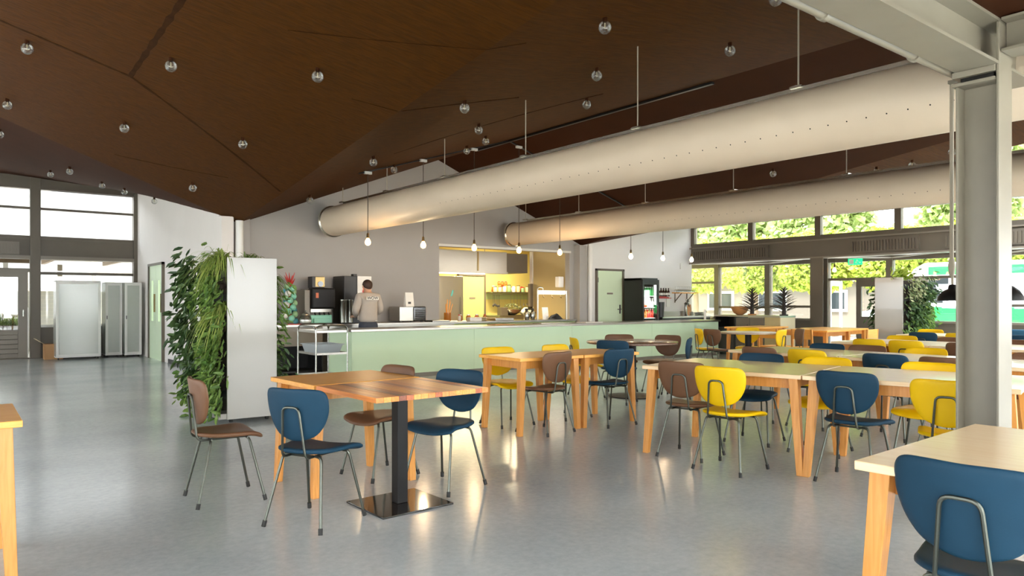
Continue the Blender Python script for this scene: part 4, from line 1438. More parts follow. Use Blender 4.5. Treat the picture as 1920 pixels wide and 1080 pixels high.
# bar cabinets at the counter end, facing the hall
e = thing('bar_cabinet', 'stainless bar cabinet run with a dark open bay at the counter end', 'cabinet', (14.75, 9.15, 0))
obj('worktop', B().box(-.03, .62, 0, 1.78, .92, .96), 'steel', e, bevel=.004)
obj('side_panel', B().box(0, .6, 0, .02, 0, .92), 'cream', e)
obj('front_panel', B().box(-.005, .02, .02, .40, .02, .92), 'kitchen_tan', e)
for k in range(2):
    d_ = obj('door', B().box(-.01, .02, .42 + .38 * k, .78 + .38 * k, .04, .90), 'frame', e, bevel=.004)
    obj('handle', B().bar((-.03, .46 + .38 * k, .6), (-.03, .46 + .38 * k, .75), .012), 'dark_grey', d_)
obj('open_bay', B().box(.5, .52, 1.2, 1.76, .02, .92).box(0, .5, 1.74, 1.78, 0, .92).box(0, .5, 1.18, 1.22, 0, .92), 'black_plastic', e)
obj('drawer_unit', B().box(.02, .5, 1.24, 1.72, .05, .66), 'dark_grey', e, bevel=.005)
pot = thing('bowl_planter', 'tan bowl-shaped planter on the bar cabinet', 'planter', (15.05, 10.42, .96))
obj('bowl', B().lathe([(.07, 0), (.15, .05), (.20, .14), (.22, .20), (.20, .20), (.18, .14), (.001, .12)], 24), 'tan_pot', pot, smooth=True)
for k, (y, m, lb) in enumerate([(10.05, 'tan_pot', 'dark spiky bottle-brush plant beside the tan bowl'), (9.22, 'dark_grey', 'dark spiky bottle-brush plant against the window post')]):
    p_ = thing('spiky_plant', lb, 'plant', (15.0, y, .96), 0, 'dark spiky plants on the bar cabinet')
    obj('stem', B().tube([(0, 0, 0), (0, 0, .62)], [.05, .022], 10), 'dark_leaf', p_, smooth=True)
    b = B()
    for j in range(64):
        t = j / 64
        a = j * 2.399
        z = .08 + .55 * t
        L_ = .30 * (1 - t) ** .8 * (.75 + .5 * random.random()) + .05
        d = Vector((math.cos(a), math.sin(a), .35 + .5 * t)).normalized()
        s_ = Vector((0, 0, z)) + Vector((math.cos(a), math.sin(a), 0)) * .03
        b.tube([s_, s_ + d * L_ * .6, s_ + d * L_ + Vector((0, 0, -.02))], [.009, .008, .002], 4)
    lf = obj('leaves', b, 'dark_leaf', p_)
    lf['kind'] = 'stuff'
    obj('saucer', B().lathe([(.09, 0), (.10, .03), (.001, .02)], 16), m, p_, smooth=True)

# ------------------------------------------------------------------ kitchen
pw = thing('pass_worktop', 'stainless kitchen pass worktop inside the serving opening', 'counter', (7.95, 12.42, 0))
obj('worktop', B().box(0, 3.6, 0, .85, .83, .87), 'steel', pw, bevel=.004)
obj('front_panel', B().box(0, 3.6, .05, .07, 0, .83), 'mint_dark', pw)
ZP = .87
e = thing('extractor_hood', 'large stainless extractor hood over the kitchen stove', 'extractor hood', (9.2, 14.0, 1.98))
obj('canopy', B().box(-.9, 1.5, 0, 1.3, 0, .5), 'steel', e, bevel=.004)
obj('side_box', B().box(1.5, 2.35, .25, 1.3, .02, .5), 'frame', e)
obj('duct_strip', B().box(.62, .66, -.012, 0, .03, .48), 'brass', e)
obj('lamp_tube', B().box(-.7, 1.2, .5, .58, -.03, 0), 'lamp_white', e)
hb_ = obj('rim', B().box(-.92, 1.52, -.02, 0, -.03, .02), 'steel', e)
for xx in (-.7, 1.3):
    obj('hanger_rod', B().tube([(xx, .65, .5), (xx, .65, .92)], .01, 6), 'steel', e)
L = bpy.data.lights.new('hood_light', 'AREA')
L.shape = 'RECTANGLE'
L.size = 1.9
L.size_y = .1
L.energy = 22
L.color = (1, .80, .42)
lo = bpy.data.objects.new('hood_light', L)
C.objects.link(lo)
lo.parent = e
lo.location = (.25, .54, -.05)
e = thing('kitchen_ceiling_light', 'warm fluorescent fitting on the kitchen ceiling', 'ceiling light', (11.6, 15.4, 2.86))
obj('housing', B().box(-.6, .6, -.06, .06, 0, .04), 'white', e)
obj('tube', B().tube([(-.55, 0, -.02), (.55, 0, -.02)], .018, 8), 'lamp_white', e)
L = bpy.data.lights.new('tube_light', 'AREA')
L.shape = 'RECTANGLE'
L.size = 1.1
L.size_y = .1
L.energy = 26
L.color = (1, .84, .50)
lo = bpy.data.objects.new('tube_light', L)
C.objects.link(lo)
lo.parent = e
lo.location = (0, 0, -.06)
e = thing('cold_room_door', 'olive green kitchen door with a small plate', 'door', (10.9, 16.42, 0))
obj('leaf', B().box(.05, .85, 0, .05, 0, 1.98), 'mint_dark', e)
obj('door_frame', B().box(0, .05, -.02, .07, 0, 2.04).box(.85, .90, -.02, .07, 0, 2.04).box(.05, .85, -.02, .07, 1.98, 2.04), 'frame', e)
obj('name_plate', B().box(.35, .55, -.008, 0, 1.35, 1.40), 'frame_light', e)
e = thing('steel_fridge', 'stainless kitchen fridge with a blue tag', 'fridge', (9.75, 15.9, 0))
obj('body', B().box(0, .95, 0, .58, .05, 1.95), 'steel', e, bevel=.006)
obj('handle', B().bar((.85, -.03, .9), (.85, -.03, 1.4), .02), 'chrome', e)
obj('blue_tag', B().hexa([(.55, -.006, 1.42), (.60, -.006, 1.42), (.60, -.001, 1.42), (.55, -.001, 1.42)], [(.60, -.006, 1.58), (.65, -.006, 1.58), (.65, -.001, 1.58), (.60, -.001, 1.58)]), 'teal', e)
e = thing('wall_shelf', 'steel kitchen wall shelf crowded with jars', 'shelf', (11.85, 16.16, 1.52))
obj('board', B().box(0, 2.0, 0, .34, 0, .03), 'steel', e)
obj('back_rail', B().box(0, 2.0, .32, .34, -.18, 0), 'mint_dark', e)
for k in range(2):
    for q in range(11):
        x = 12.0 + .165 * q
        h = .10 + .08 * random.random()
        m = random.choice(['cream', 'off_white', 'amber', 'orange', 'paper', 'sage', 'red'])
        if k and q % 2:
            continue
        j = thing('spice_jar', 'lidded jar on the crowded kitchen wall shelf', 'jar', (x + .04 * k, 16.24 + .13 * k, 1.55), 0, 'jars on the kitchen shelf')
        obj('glass', B().lathe([(.05, 0), (.055, .01), (.055, h), (.045, h + .015)], 10), m, j, smooth=True)
        obj('lid', B().lathe([(.048, h + .01), (.048, h + .035), (.001, h + .037)], 10), random.choice(['dark_grey', 'red', 'brass', 'white']), j, smooth=True)
for k in range(3):
    j = thing('spice_jar', 'jar standing on top of other jars on the kitchen shelf', 'jar', (12.15 + .12 * k, 16.26, 1.73), 0, 'jars stacked on the kitchen shelf')
    obj('glass', B().lathe([(.04, 0), (.045, .01), (.045, .08), (.03, .10)], 10), 'amber', j, smooth=True)
    obj('lid', B().lathe([(.035, .095), (.035, .115), (.001, .116)], 10), 'red', j, smooth=True)
ur = thing('utensil_rail', 'steel rail of hanging ladles under the kitchen shelf', 'rail', (11.8, 16.1, 1.48))
obj('rail', B().tube([(0, 0, 0), (2.05, 0, 0)], .008, 6), 'steel', ur)
for q in range(14):
    x = .02 + (.05 * q if q < 5 else .12 * q)
    u = thing('hanging_ladle', 'ladle or spatula hanging on the kitchen rail', 'utensil', (11.8 + x, 16.08, 1.47), 0, 'utensils on the kitchen rail')
    l_ = .22 + .10 * random.random()
    obj('shaft', B().tube([(0, 0, 0), (0, 0, -l_)], .006, 5), 'dark_grey' if q < 5 else 'steel', u)
    obj('head', B().sphere((0, 0, -l_ - .03), .032, 8, 5, (1, .35, 1.2)), 'dark_grey' if q < 5 else 'steel', u, smooth=True)
kw = thing('kitchen_worktop', 'kitchen worktop along the yellow back wall', 'counter', (11.8, 15.75, 0))
obj('worktop', B().box(0, 2.6, 0, .74, .86, .90), 'steel', kw)
obj('cabinet_front', B().box(0, 2.6, .04, .06, 0, .86), 'steel', kw)
sal = thing('salad_bowl', 'wide steel bowl heaped with leafy salad', 'bowl', (12.35, 15.95, .90))
obj('bowl', B().lathe([(.10, 0), (.22, .06), (.30, .16), (.29, .165), (.20, .07), (.001, .02)], 24), 'steel', sal, smooth=True)
b = B()
for k in range(260):
    a = random.random() * 6.28
    rr = .27 * math.sqrt(random.random())
    p = Vector((rr * math.cos(a), rr * math.sin(a), .15 + .14 * (1 - (rr / .27) ** 2) + .03 * random.random()))
    d = Vector((random.uniform(-1, 1), random.uniform(-1, 1), random.uniform(-.3, 1))).normalized() * .05
    u = d.cross(Vector((0, 0, 1))) * .5
    b.add([p, p + d * .5 + u, p + d, p + d * .5 - u], [(0, 1, 2, 3)])
raw('salad_leaves', b, 'leaf_vari', sal)['kind'] = 'stuff'
for q, (x, lb) in enumerate([(12.85, 'heap of cling-wrapped bread loaves on the kitchen worktop'), (13.35, 'paper-wrapped bread heap at the worktop end')]):
    hp = thing('bread_heap', lb, 'bread', (x, 16.0, .90))
    for k in range(7):
        obj('loaf', B().sphere((random.uniform(-.15, .15), random.uniform(-.12, .12), .06 + .05 * (k // 3)), .09, 10, 6, (1.2, .8, .65)), random.choice(['cream', 'cardboard', 'paper']), hp, smooth=True)
tag(obj('steel_box', B().box(11.88, 12.12, 15.8, 15.98, .90, 1.12), 'frame', bevel=.006), 'small dull metal box on the kitchen worktop', 'box')
hg = thing('wall_dispenser', 'tall dark dispenser on the kitchen wall beside the jars', 'dispenser', (11.60, 14.10, 1.15))
obj('body', B().box(-.12, -.02, -.05, .05, 0, .58), 'frame', hg, bevel=.01)
obj('spout', B().box(-.12, -.04, -.045, .045, -.08, 0), 'black_plastic', hg)
# things on the pass worktop
ut = thing('utensil_crock', 'tan crock of wooden spoons at the kitchen opening edge', 'utensil holder', (8.28, 12.9, ZP))
obj('crock', B().lathe([(.06, 0), (.075, .02), (.075, .18), (.068, .18), (.06, .02)], 16), 'amber', ut, smooth=True)
for k in range(7):
    a = k * .9
    obj('wooden_spoon', B().tube([(.02 * math.cos(a), .02 * math.sin(a), .03), (.08 * math.cos(a) + .05, .05 * math.sin(a), .36 + .05 * (k % 3))], .010, 6), 'beech', ut)
for k in range(7):
    j = thing('condiment_bottle', 'squat condiment jar beside the wooden spoons', 'jar', (8.50 + .11 * k, 12.78 + .12 * (k % 2), ZP), 0, 'condiment jars on the pass')
    obj('glass', B().lathe([(.035, 0), (.04, .01), (.04, .09), (.02, .12)], 10), random.choice(['amber', 'cream', 'orange', 'off_white']), j, smooth=True)
    obj('lid', B().lathe([(.022, .115), (.022, .14), (.001, .141)], 8), random.choice(['white', 'red', 'steel']), j, smooth=True)
pl = thing('plate_stack', 'stack of cream plates on the kitchen pass', 'plates', (8.95, 12.62, ZP))
for k in range(6):
    obj('plate', B().lathe([(.07, .012 * k), (.13, .012 * k + .018), (.125, .012 * k + .022), (.001, .012 * k + .008)], 24), 'cream', pl, smooth=True)
tag(obj('steel_tray', B().box(9.25, 9.75, 12.50, 12.85, ZP, ZP + .06), 'steel', bevel=.006), 'deep steel tray in the middle of the kitchen pass', 'tray')
tag(obj('napkin_box', B().box(8.55, 8.85, 12.45, 12.58, ZP, ZP + .08), 'paper', bevel=.006), 'white napkin box on the kitchen pass', 'box')
for k, lb in enumerate(['steel thermos flask next to the tap', 'steel thermos flask on the side of the menu sheet']):
    f_ = thing('thermos_flask', lb, 'flask', (10.20 + .17 * k, 12.62, ZP), 0, 'thermos flasks on the pass')
    obj('body', B().lathe([(.055, 0), (.06, .01), (.06, .17), (.035, .22)], 16), 'chrome', f_, smooth=True)
    obj('lid', B().lathe([(.037, .215), (.037, .25), (.02, .26)], 12), 'black_plastic', f_, smooth=True)
    obj('handle', B().tube(rounded([(.055, 0, .05), (.10, 0, .06), (.10, 0, .17), (.055, 0, .18)], .03), .008, 6), 'black_plastic', f_)
tpx = thing('kitchen_tap', 'tall curved steel tap at the kitchen pass', 'tap', (10.42, 12.50, ZP))
obj('spout', B().tube(rounded([(0, 0, 0), (0, 0, .74), (.16, 0, .74), (.16, 0, .66)], .07, 6), .014, 10), 'steel', tpx, smooth=True)
obj('tap_base', B().lathe([(.035, 0), (.03, .03)], 12), 'steel', tpx)
wl_ = thing('warming_lamp', 'white heat-lamp bar on two posts over the kitchen pass', 'heat lamp', (10.52, 12.52, ZP))
obj('post', B().tube([(.80, 0, 0), (.80, 0, .66)], .013, 8), 'steel', wl_)
obj('post', B().tube([(-.02, .05, 0), (-.02, .05, .60)], .010, 8), 'steel', wl_)
obj('lamp_housing', B().box(-.02, .72, -.05, .08, .58, .66), 'lamp_white', wl_, bevel=.01)
for k in range(3):
    obj('hook', B().tube([(.08 + .26 * k, 0, .58), (.08 + .26 * k, 0, .52), (.12 + .26 * k, 0, .50)], .012, 6), 'brass', wl_)
tag(obj('soap_dispenser', B().box(11.40, 11.56, 12.88, 13.02, 1.62, 1.88), 'white', bevel=.015), 'white soap dispenser on the tan partition', 'dispenser')
tag(obj('menu_sheet', B().hexa([(10.72, 12.66, ZP), (10.90, 12.66, ZP), (10.90, 12.665, ZP), (10.72, 12.665, ZP)], [(10.72, 12.70, ZP + .28), (10.90, 12.70, ZP + .28), (10.90, 12.705, ZP + .28), (10.72, 12.705, ZP + .28)]), 'paper'), 'white menu sheet propped on the kitchen pass', 'sheet')
blk = thing('black_cloth', 'crumpled black cloth lying on the counter below the heat lamp', 'cloth', (11.0, 12.55, ZP))
bz = B()
n = 14
vs = []
for j in range(n + 1):
    for i in range(n + 1):
        u, v_ = i / n * 2 - 1, j / n * 2 - 1
        rr = min(1, math.hypot(u, v_))
        vs.append((u * .22, v_ * .10, max(.004, .13 * (1 - rr ** 2) + .02 * math.sin(u * 7) * math.cos(v_ * 5) * (1 - rr))))
bz.add(vs, [(j * (n + 1) + i, j * (n + 1) + i + 1, (j + 1) * (n + 1) + i + 1, (j + 1) * (n + 1) + i) for j in range(n) for i in range(n)])
obj('cloth_sheet', bz, 'black_plastic', blk, smooth=True)
for k, (x, y, w, m, lb) in enumerate([(9.55, 11.05, .7, 'steel', 'long steel tray on the counter before the kitchen opening'), (10.6, 11.0, .5, 'white', 'white serving board on the counter before the heat lamp'), (8.3, 11.05, .45, 'cardboard', 'brown serving board on the counter before the wooden spoons')]):
    tag(obj('serving_board', B().box(x - w / 2, x + w / 2, y - .14, y + .14, .84, .855), m, bevel=.004), lb, 'board')

# ------------------------------------------------------------------ white frosted cabinets by the glazed wall
def glass_cabinet(label, x0, x1, y, depth, h, handle=True):
    e = thing('frosted_cabinet', label, 'cabinet', (x0, y, 0), 0, 'white frosted cabinets')
    w = x1 - x0
    obj('back_panel', B().box(0, w, depth - .02, depth, .07, h), 'frosted', e)
    for a in (0, w - .03):
        obj('side_panel', B().box(a, a + .03, 0, depth - .02, .07, h), 'frosted', e)
    obj('top_panel', B().box(0, w, 0, depth, h, h + .025), 'white', e, bevel=.004)
    obj('bottom_panel', B().box(0, w, 0, depth, .05, .08), 'white', e)
    fr = B().box(0, .05, -.025, 0, .07, h).box(w - .05, w, -.025, 0, .07, h).box(.05, w - .05, -.025, 0, h - .05, h).box(.05, w - .05, -.025, 0, .07, .12)
    d_ = obj('door_frame', fr, 'white', e, bevel=.003)
    obj('pane', B().box(.05, w - .05, -.016, -.008, .12, h - .05), 'frosted', d_)
    if handle:
        obj('handle', B().bar((.03, -.04, .88), (.03, -.04, .96), .015), 'dark_grey', d_)
    for a in (.05, w - .05):
        for yy in (.06, depth - .06):
            obj('caster', B().tube([(a - .012, yy, .026), (a + .012, yy, .026)], .026, 10), 'dark_grey', e, smooth=True)
    return e


glass_cabinet('wide white cabinet with a frosted glass front by the glazed wall', 1.80, 2.66, 18.55, .5, 1.72, False)
glass_cabinet('narrow frosted cabinet in the middle of the white cabinets', 2.78, 3.12, 18.75, .5, 1.70)
glass_cabinet('narrow frosted cabinet standing next to the green double door', 3.15, 3.50, 18.60, .5, 1.70)
bx_ = thing('cardboard_box', 'open cardboard box on the floor behind the white cabinets', 'box', (1.62, 18.9, 0))
obj('box_body', B().box(0, .35, 0, .35, 0, .34), 'cardboard', bx_)
obj('flap', B().hexa([(0, 0, .34), (.0, .35, .34), (.01, .35, .34), (.01, 0, .34)], [(-.18, 0, .46), (-.18, .35, .46), (-.17, .35, .47), (-.17, 0, .47)]), 'cream', bx_)
tag(obj('paper_box', B().box(2.2, 2.5, 18.7, 18.95, .09, .42), 'cardboard', bevel=.004), 'brown box showing dimly inside the wide frosted cabinet', 'box')


# ------------------------------------------------------------------ plant dividers
def blade(b, p, d, L, w, droop, n=5):
    d = Vector(d).normalized()
    side = d.cross(Vector((0, 0, 1)))
    side = side.normalized() if side.length > .05 else Vector((1, 0, 0))
    p = Vector(p)
    vs = []
    for i in range(n + 1):
        t = i / n
        c = p + d * L * t + Vector((0, 0, -droop * L * t * t))
        ww = w * (1 - t) ** .6 * (.6 + .4 * min(1, t * 4))
        vs += [c - side * ww / 2, c + side * ww / 2]
    b.add(vs, [(2 * i, 2 * i + 1, 2 * i + 3, 2 * i + 2) for i in range(n)])


def leaf(b, p, d, L, w, nrm):
    d = Vector(d).normalized()
    u = d.cross(Vector(nrm))
    u = u.normalized() if u.length > .05 else d.orthogonal().normalized()
    k = u.cross(d) * L * .12
    p = Vector(p)
    b.add([p, p + d * L * .35 + u * w / 2, p + d * L * .75 + u * w * .33, p + d * L - k, p + d * L * .75 - u * w * .33, p + d * L * .35 - u * w / 2, p + d * L * .4 - k * 1.3],
          [(0, 1, 6), (1, 2, 6), (2, 3, 6), (3, 4, 6), (4, 5, 6), (5, 0, 6)])


def spider(label, loc, out, n, L, group, m='leaf_spider'):
    e = thing('spider_plant', label, 'plant', loc, 0, group)
    b = B()
    o_ = Vector(out)
    for k in range(n):
        a = random.random() * 6.28
        d = o_ * random.uniform(.3, 1.1) + Vector((math.cos(a), math.sin(a), 0)) * .55 + Vector((0, 0, random.uniform(.25, 1.3)))
        blade(b, Vector((random.uniform(-.05, .05), random.uniform(-.08, .08), random.uniform(-.04, .04))), d, L * random.uniform(.55, 1.1), .017, random.uniform(.7, 1.5), 6)
    raw('leaves', b, m, e)['kind'] = 'stuff'
    obj('root_pot', B().sphere((0, 0, -.03), .05, 8, 6), 'soil', e)
    return e


def leafy(label, loc, out, n, spread, L, w, m, group, hang=.4, name='leafy_plant'):
    e = thing(name, label, 'plant', loc, 0, group)
    b = B()
    o_ = Vector(out)
    side = Vector((-o_.y, o_.x, 0))
    for k in range(n):
        u, v_ = random.gauss(0, .42), random.gauss(0, .42)
        dep = random.random() ** .8
        p = side * u * spread[0] + Vector((0, 0, v_ * spread[1])) + o_ * dep * spread[2]
        d = o_ * random.uniform(.1, 1) + side * random.uniform(-.8, .8) + Vector((0, 0, random.uniform(-1, .6) - hang))
        nrm = o_ + Vector((random.uniform(-.6, .6), random.uniform(-.6, .6), random.uniform(0, 1)))
        leaf(b, p, d, L * random.uniform(.6, 1.2), w * random.uniform(.7, 1.2), nrm)
    raw('leaves', b, m, e)['kind'] = 'stuff'
    obj('root_pot', B().sphere((0, 0, 0), .045, 8, 6), 'soil', e)
    return e


def divider(label, loc, rot, L, Wd, H_=1.76):
    """local : end panel at y=0 facing -y, green faces at x=0 and x=Wd, length L along +y"""
    e = thing('plant_divider', label, 'plant divider', loc, rot, 'mobile plant walls')
    obj('end_panel', B().box(-.02, Wd + .02, -.03, 0, .05, H_), 'white_panel', e, bevel=.002)
    obj('end_panel', B().box(-.02, Wd + .02, L, L + .03, .05, H_), 'white_panel', e, bevel=.002)
    obj('base_tray', B().box(-.10, Wd + .10, 0, L, .05, .11), 'white_panel', e, bevel=.004)
    obj('planting_wall', B().box(.04, Wd - .04, .0, L, .11, H_ - .06), 'soil', e)
    for z in lin(.25, 1.55, 5):
        for x in (.0, Wd - .04):
            obj('planting_pocket', B().box(x, x + .04, .03, L - .03, z, z + .08), 'rubber', e)
    for x in (.05, Wd - .05):
        for y in (.1, L - .1):
            obj('caster', B().tube([(x - .014, y, .028), (x + .014, y, .028)], .028, 12), 'rubber', e, smooth=True)
    return e


GP = 'plants on the divider beside the counter'
divider('tall mobile plant wall with a glossy white end panel, near the counter', (2.31, 7.86, 0), -2, 1.15, .48)
o = (-1, 0, 0)
spider('arching spider plant crowning the near plant divider', (2.30, 8.05, 1.70), (-.7, -.15, .25), 210, .56, GP)
spider('arching spider plant halfway down the near plant divider', (2.30, 8.02, 1.16), (-.8, -.2, 0), 180, .46, GP)
spider('spider plant spilling over the top behind the white panel', (2.66, 8.3, 1.74), (.6, 0, 0), 60, .36, GP, 'leaf_mid')
leafy('dark broad-leaved plant at the upper outer edge of the near divider', (2.28, 8.75, 1.58), o, 150, (.40, .34, .26), .15, .06, 'leaf_dark', GP)
leafy('mid-green leafy plant below the crown of the near divider', (2.28, 8.45, 1.34), o, 170, (.45, .35, .18), .10, .05, 'leaf_mid', GP)
leafy('dark glossy plant sticking out halfway up the near divider', (2.28, 8.75, .98), o, 150, (.42, .34, .26), .15, .06, 'leaf_dark', GP)
leafy('round-leaved plant below the second spider plant', (2.28, 8.2, .84), o, 170, (.42, .30, .16), .09, .07, 'leaf_mid', GP)
leafy('dark leafy plant low on the outer edge of the near divider', (2.28, 8.7, .62), o, 140, (.40, .34, .20), .13, .06, 'leaf_dark', GP)
leafy('small variegated creeper low on the near divider', (2.28, 8.2, .58), o, 220, (.46, .24, .12), .055, .035, 'leaf_vari', GP)
leafy('bright leafy plant at the foot of the near divider', (2.28, 8.1, .34), o, 170, (.40, .26, .14), .12, .05, 'leaf_mid', GP)
leafy('trailing plant at the outer foot of the near divider', (2.26, 8.7, .28), o, 140, (.40, .30, .20), .10, .05, 'leaf_mid', GP)
for k, z in enumerate((1.45, 1.0, .75, .45)):
    leafy(['bright leaves beside the white panel under the crown', 'bright leaves beside the white panel at mid height', 'bright leaves beside the white panel below the second spider plant', 'bright leaves beside the white panel near the base tray'][k], (2.27, 7.96, z), (-1, 0, 0), 150, (.24, .32, .17), .10, .045, 'leaf_mid', GP)
o = (1, 0, 0)
spider('grassy plant arching behind the white panel', (2.82, 8.1, 1.52), (.8, 0, 0), 90, .36, GP, 'leaf_mid')
leafy('leafy plant behind the white panel at mid height', (2.80, 8.2, 1.15), o, 150, (.45, .5, .17), .10, .045, 'leaf_mid', GP)
leafy('leafy plant behind the white panel near the floor', (2.80, 8.2, .55), o, 190, (.45, .55, .17), .10, .045, 'leaf_dark', GP)

GQ = 'plants on the divider by the windows'
divider('far mobile plant wall with a white end panel before the windows', (14.72, 7.0, 0), -90, 1.1, .5)
o = (0, -1, 0)
for k, (x, z, m, L_, lb) in enumerate([(15.0, 1.5, 'leaf_vari', .09, 'variegated plant at the top of the far plant wall'), (15.5, 1.45, 'leaf_dark', .12, 'dark plant at the top outer edge of the far plant wall'),
                                       (15.05, 1.05, 'leaf_dark', .12, 'dark glossy plant halfway down the far plant wall'), (15.5, .95, 'leaf_mid', .11, 'green plant halfway down the far outer edge'),
                                       (15.0, .55, 'leaf_mid', .12, 'green plant low on the far plant wall'), (15.5, .5, 'leaf_dark', .12, 'dark plant low on the far outer edge')]):
    leafy(lb, (x, 6.46, z), o, 230, (.42, .38, .16), L_, L_ * .45, m, GQ)
leafy('bright green sprigs on top of the far plant wall', (15.0, 6.75, 1.80), (0, -1, 0), 90, (.5, .10, .12), .13, .05, 'leaf_tree', GQ, hang=-.5)
leafy('dark narrow-leaved plant on the doorway side of the far plant wall', (15.0, 7.05, 1.05), (0, 1, 0), 130, (.35, .8, .14), .13, .05, 'leaf_dark', GQ)

# ------------------------------------------------------------------ person behind the counter
def skin(name, pts, edges, radii, m, parent, root=0, lv=2):
    me = bpy.data.meshes.new(name)
    me.from_pydata([Vector(p) for p in pts], edges, [])
    o = bpy.data.objects.new(name, me)
    C.objects.link(o)
    o.parent = parent
    md = o.modifiers.new('skin', 'SKIN')
    md.use_smooth_shade = True
    for i, r in enumerate(radii):
        d = me.skin_vertices[0].data[i]
        d.radius = r if isinstance(r, tuple) else (r, r)
        d.use_root = (i == root)
    s_ = o.modifiers.new('sub', 'SUBSURF')
    s_.levels = lv
    s_.render_levels = lv
    me.materials.append(M[m])
    return o


pe = thing('person', 'person in a grey jacket lettered WOW standing with their back to us', 'person', (5.77, 11.55, 0), 0)
# local : faces +y
pts = [(0, 0, .92), (0, 0, 1.10), (0, .0, 1.28), (0, .0, 1.38), (0, .01, 1.45), (0, .03, 1.52), (0, .035, 1.60),      # 0-6 pelvis .. head
       (-.09, 0, .86), (-.10, .01, .48), (-.10, -.02, .08), (-.10, .12, .045),                                          # 7-10 leg
       (.09, 0, .86), (.10, .01, .48), (.10, -.02, .08), (.10, .12, .045),                                              # 11-14
       (-.17, 0, 1.37), (-.235, -.02, 1.11), (-.15, .20, 1.03), (-.12, .29, 1.03),                                      # 15-18 arm
       (.17, 0, 1.37), (.225, .0, 1.11), (.15, .22, 1.04), (.12, .31, 1.04)]                                            # 19-22
ed = [(0, 1), (1, 2), (2, 3), (3, 4), (4, 5), (5, 6), (0, 7), (7, 8), (8, 9), (9, 10), (0, 11), (11, 12), (12, 13), (13, 14), (3, 15), (15, 16), (16, 17), (17, 18), (3, 19), (19, 20), (20, 21), (21, 22)]
for s_, w in ((-1, 18), (1, 22)):
    base = Vector(pts[w])
    for k, (fx, fl) in enumerate([(-.034, .075), (-.012, .085), (.011, .08), (.033, .065)]):
        i0 = len(pts)
        pts += [tuple(base + Vector((fx, .04, -.002))), tuple(base + Vector((fx, .04 + fl * .55, -.012))), tuple(base + Vector((fx, .04 + fl, -.035)))]
        ed += [(w, i0), (i0, i0 + 1), (i0 + 1, i0 + 2)]
    i0 = len(pts)
    pts += [tuple(base + Vector((-s_ * .045, .01, -.01))), tuple(base + Vector((-s_ * .06, .045, -.02)))]
    ed += [(w, i0), (i0, i0 + 1)]
rad = [(.115, .08), (.10, .068), (.115, .072), (.095, .068), .052, (.068, .08), (.07, .088)] + [.085, .055, .042, .035] * 2 + [.055, .045, .030, (.036, .020)] * 2 + ([.011, .010, .008] * 4 + [.013, .010]) * 2
body = skin('body', pts, ed, rad, 'skin', pe)
jp = [(0, 0, .90), (0, 0, .99), (0, 0, 1.16), (0, .0, 1.28), (0, .0, 1.385), (0, .01, 1.44), (-.165, 0, 1.365), (-.255, -.03, 1.13), (-.155, .17, 1.045), (.165, 0, 1.365), (.245, -.01, 1.13), (.155, .19, 1.05)]
skin('jacket', jp, [(0, 1), (1, 2), (2, 3), (3, 4), (4, 5), (4, 6), (6, 7), (7, 8), (4, 9), (9, 10), (10, 11)],
     [(.175, .125), (.185, .135), (.185, .132), (.185, .128), (.135, .10), (.062, .06), .085, .068, .048, .085, .068, .048], 'jacket', pe)
tp_ = [(0, 0, .985), (0, 0, .88), (-.09, 0, .80), (-.10, .01, .48), (-.10, -.02, .09), (.09, 0, .80), (.10, .01, .48), (.10, -.02, .09)]
skin('trousers', tp_, [(0, 1), (1, 2), (2, 3), (3, 4), (1, 5), (5, 6), (6, 7)], [(.165, .125), (.17, .13), .10, .075, .06, .10, .075, .06], 'jeans', pe)
hb2 = B()
for z0, rr in ((0, 0),):
    n, m_ = 16, 8
    vs = []
    for i in range(m_ + 1):
        t = (math.pi * .62) * i / m_
        for k in range(n):
            a = 2 * math.pi * k / n
            back = .5 - .5 * math.sin(a)
            tt_ = t * (.62 + .62 * back)
            vs.append((.086 * math.sin(tt_) * math.cos(a), .03 + .105 * math.sin(tt_) * math.sin(a), 1.575 + .10 * math.cos(tt_)))
    hb2.add(vs, [(i * n + k, i * n + (k + 1) % n, (i + 1) * n + (k + 1) % n, (i + 1) * n + k) for i in range(m_) for k in range(n)])
hr = obj('hair', hb2, 'hair', pe, smooth=True, auto=180)
for s_ in (-1, 1):
    obj('ear', B().sphere((s_ * .083, .035, 1.545), .026, 8, 6, (.4, .7, 1)), 'skin', pe, smooth=True)
obj('nose', B().sphere((0, .128, 1.545), .016, 8, 6, (.8, 1, 1.4)), 'skin', pe, smooth=True)
for s_ in (-1, 1):
    obj('eye', B().sphere((s_ * .032, .112, 1.57), .011, 8, 6), 'dark_grey', pe, smooth=True)
obj('mouth', B().box(-.022, .022, .112, .120, 1.498, 1.506), 'red', pe)
obj('shoe', B().sphere((-.10, .05, .045), .06, 10, 6, (.8, 2.0, .75)), 'black_plastic', pe, smooth=True)
obj('shoe', B().sphere((.10, .05, .045), .06, 10, 6, (.8, 2.0, .75)), 'black_plastic', pe, smooth=True)
pt = obj('back_print', B().box(-.105, .125, -.150, -.142, 1.315, 1.375), 'paper', pe)
fc = bpy.data.curves.new('lettering', 'FONT')
fc.body = 'WOW'
fc.size = .072
fc.align_x = 'CENTER'
fc.align_y = 'CENTER'
fc.extrude = .001
fc.offset = .0018
fc.materials.append(M['black_plastic'])
tmp = bpy.data.objects.new('lettering_curve', fc)
C.objects.link(tmp)
bpy.context.view_layer.update()
lm = bpy.data.meshes.new_from_object(tmp)
bpy.data.objects.remove(tmp)
lm.name = 'lettering'
fo = bpy.data.objects.new('lettering', lm)
C.objects.link(fo)
fo.parent = pt
fo.location = (.01, -.1525, 1.345)
fo.rotation_euler = (R(90), 0, 0)
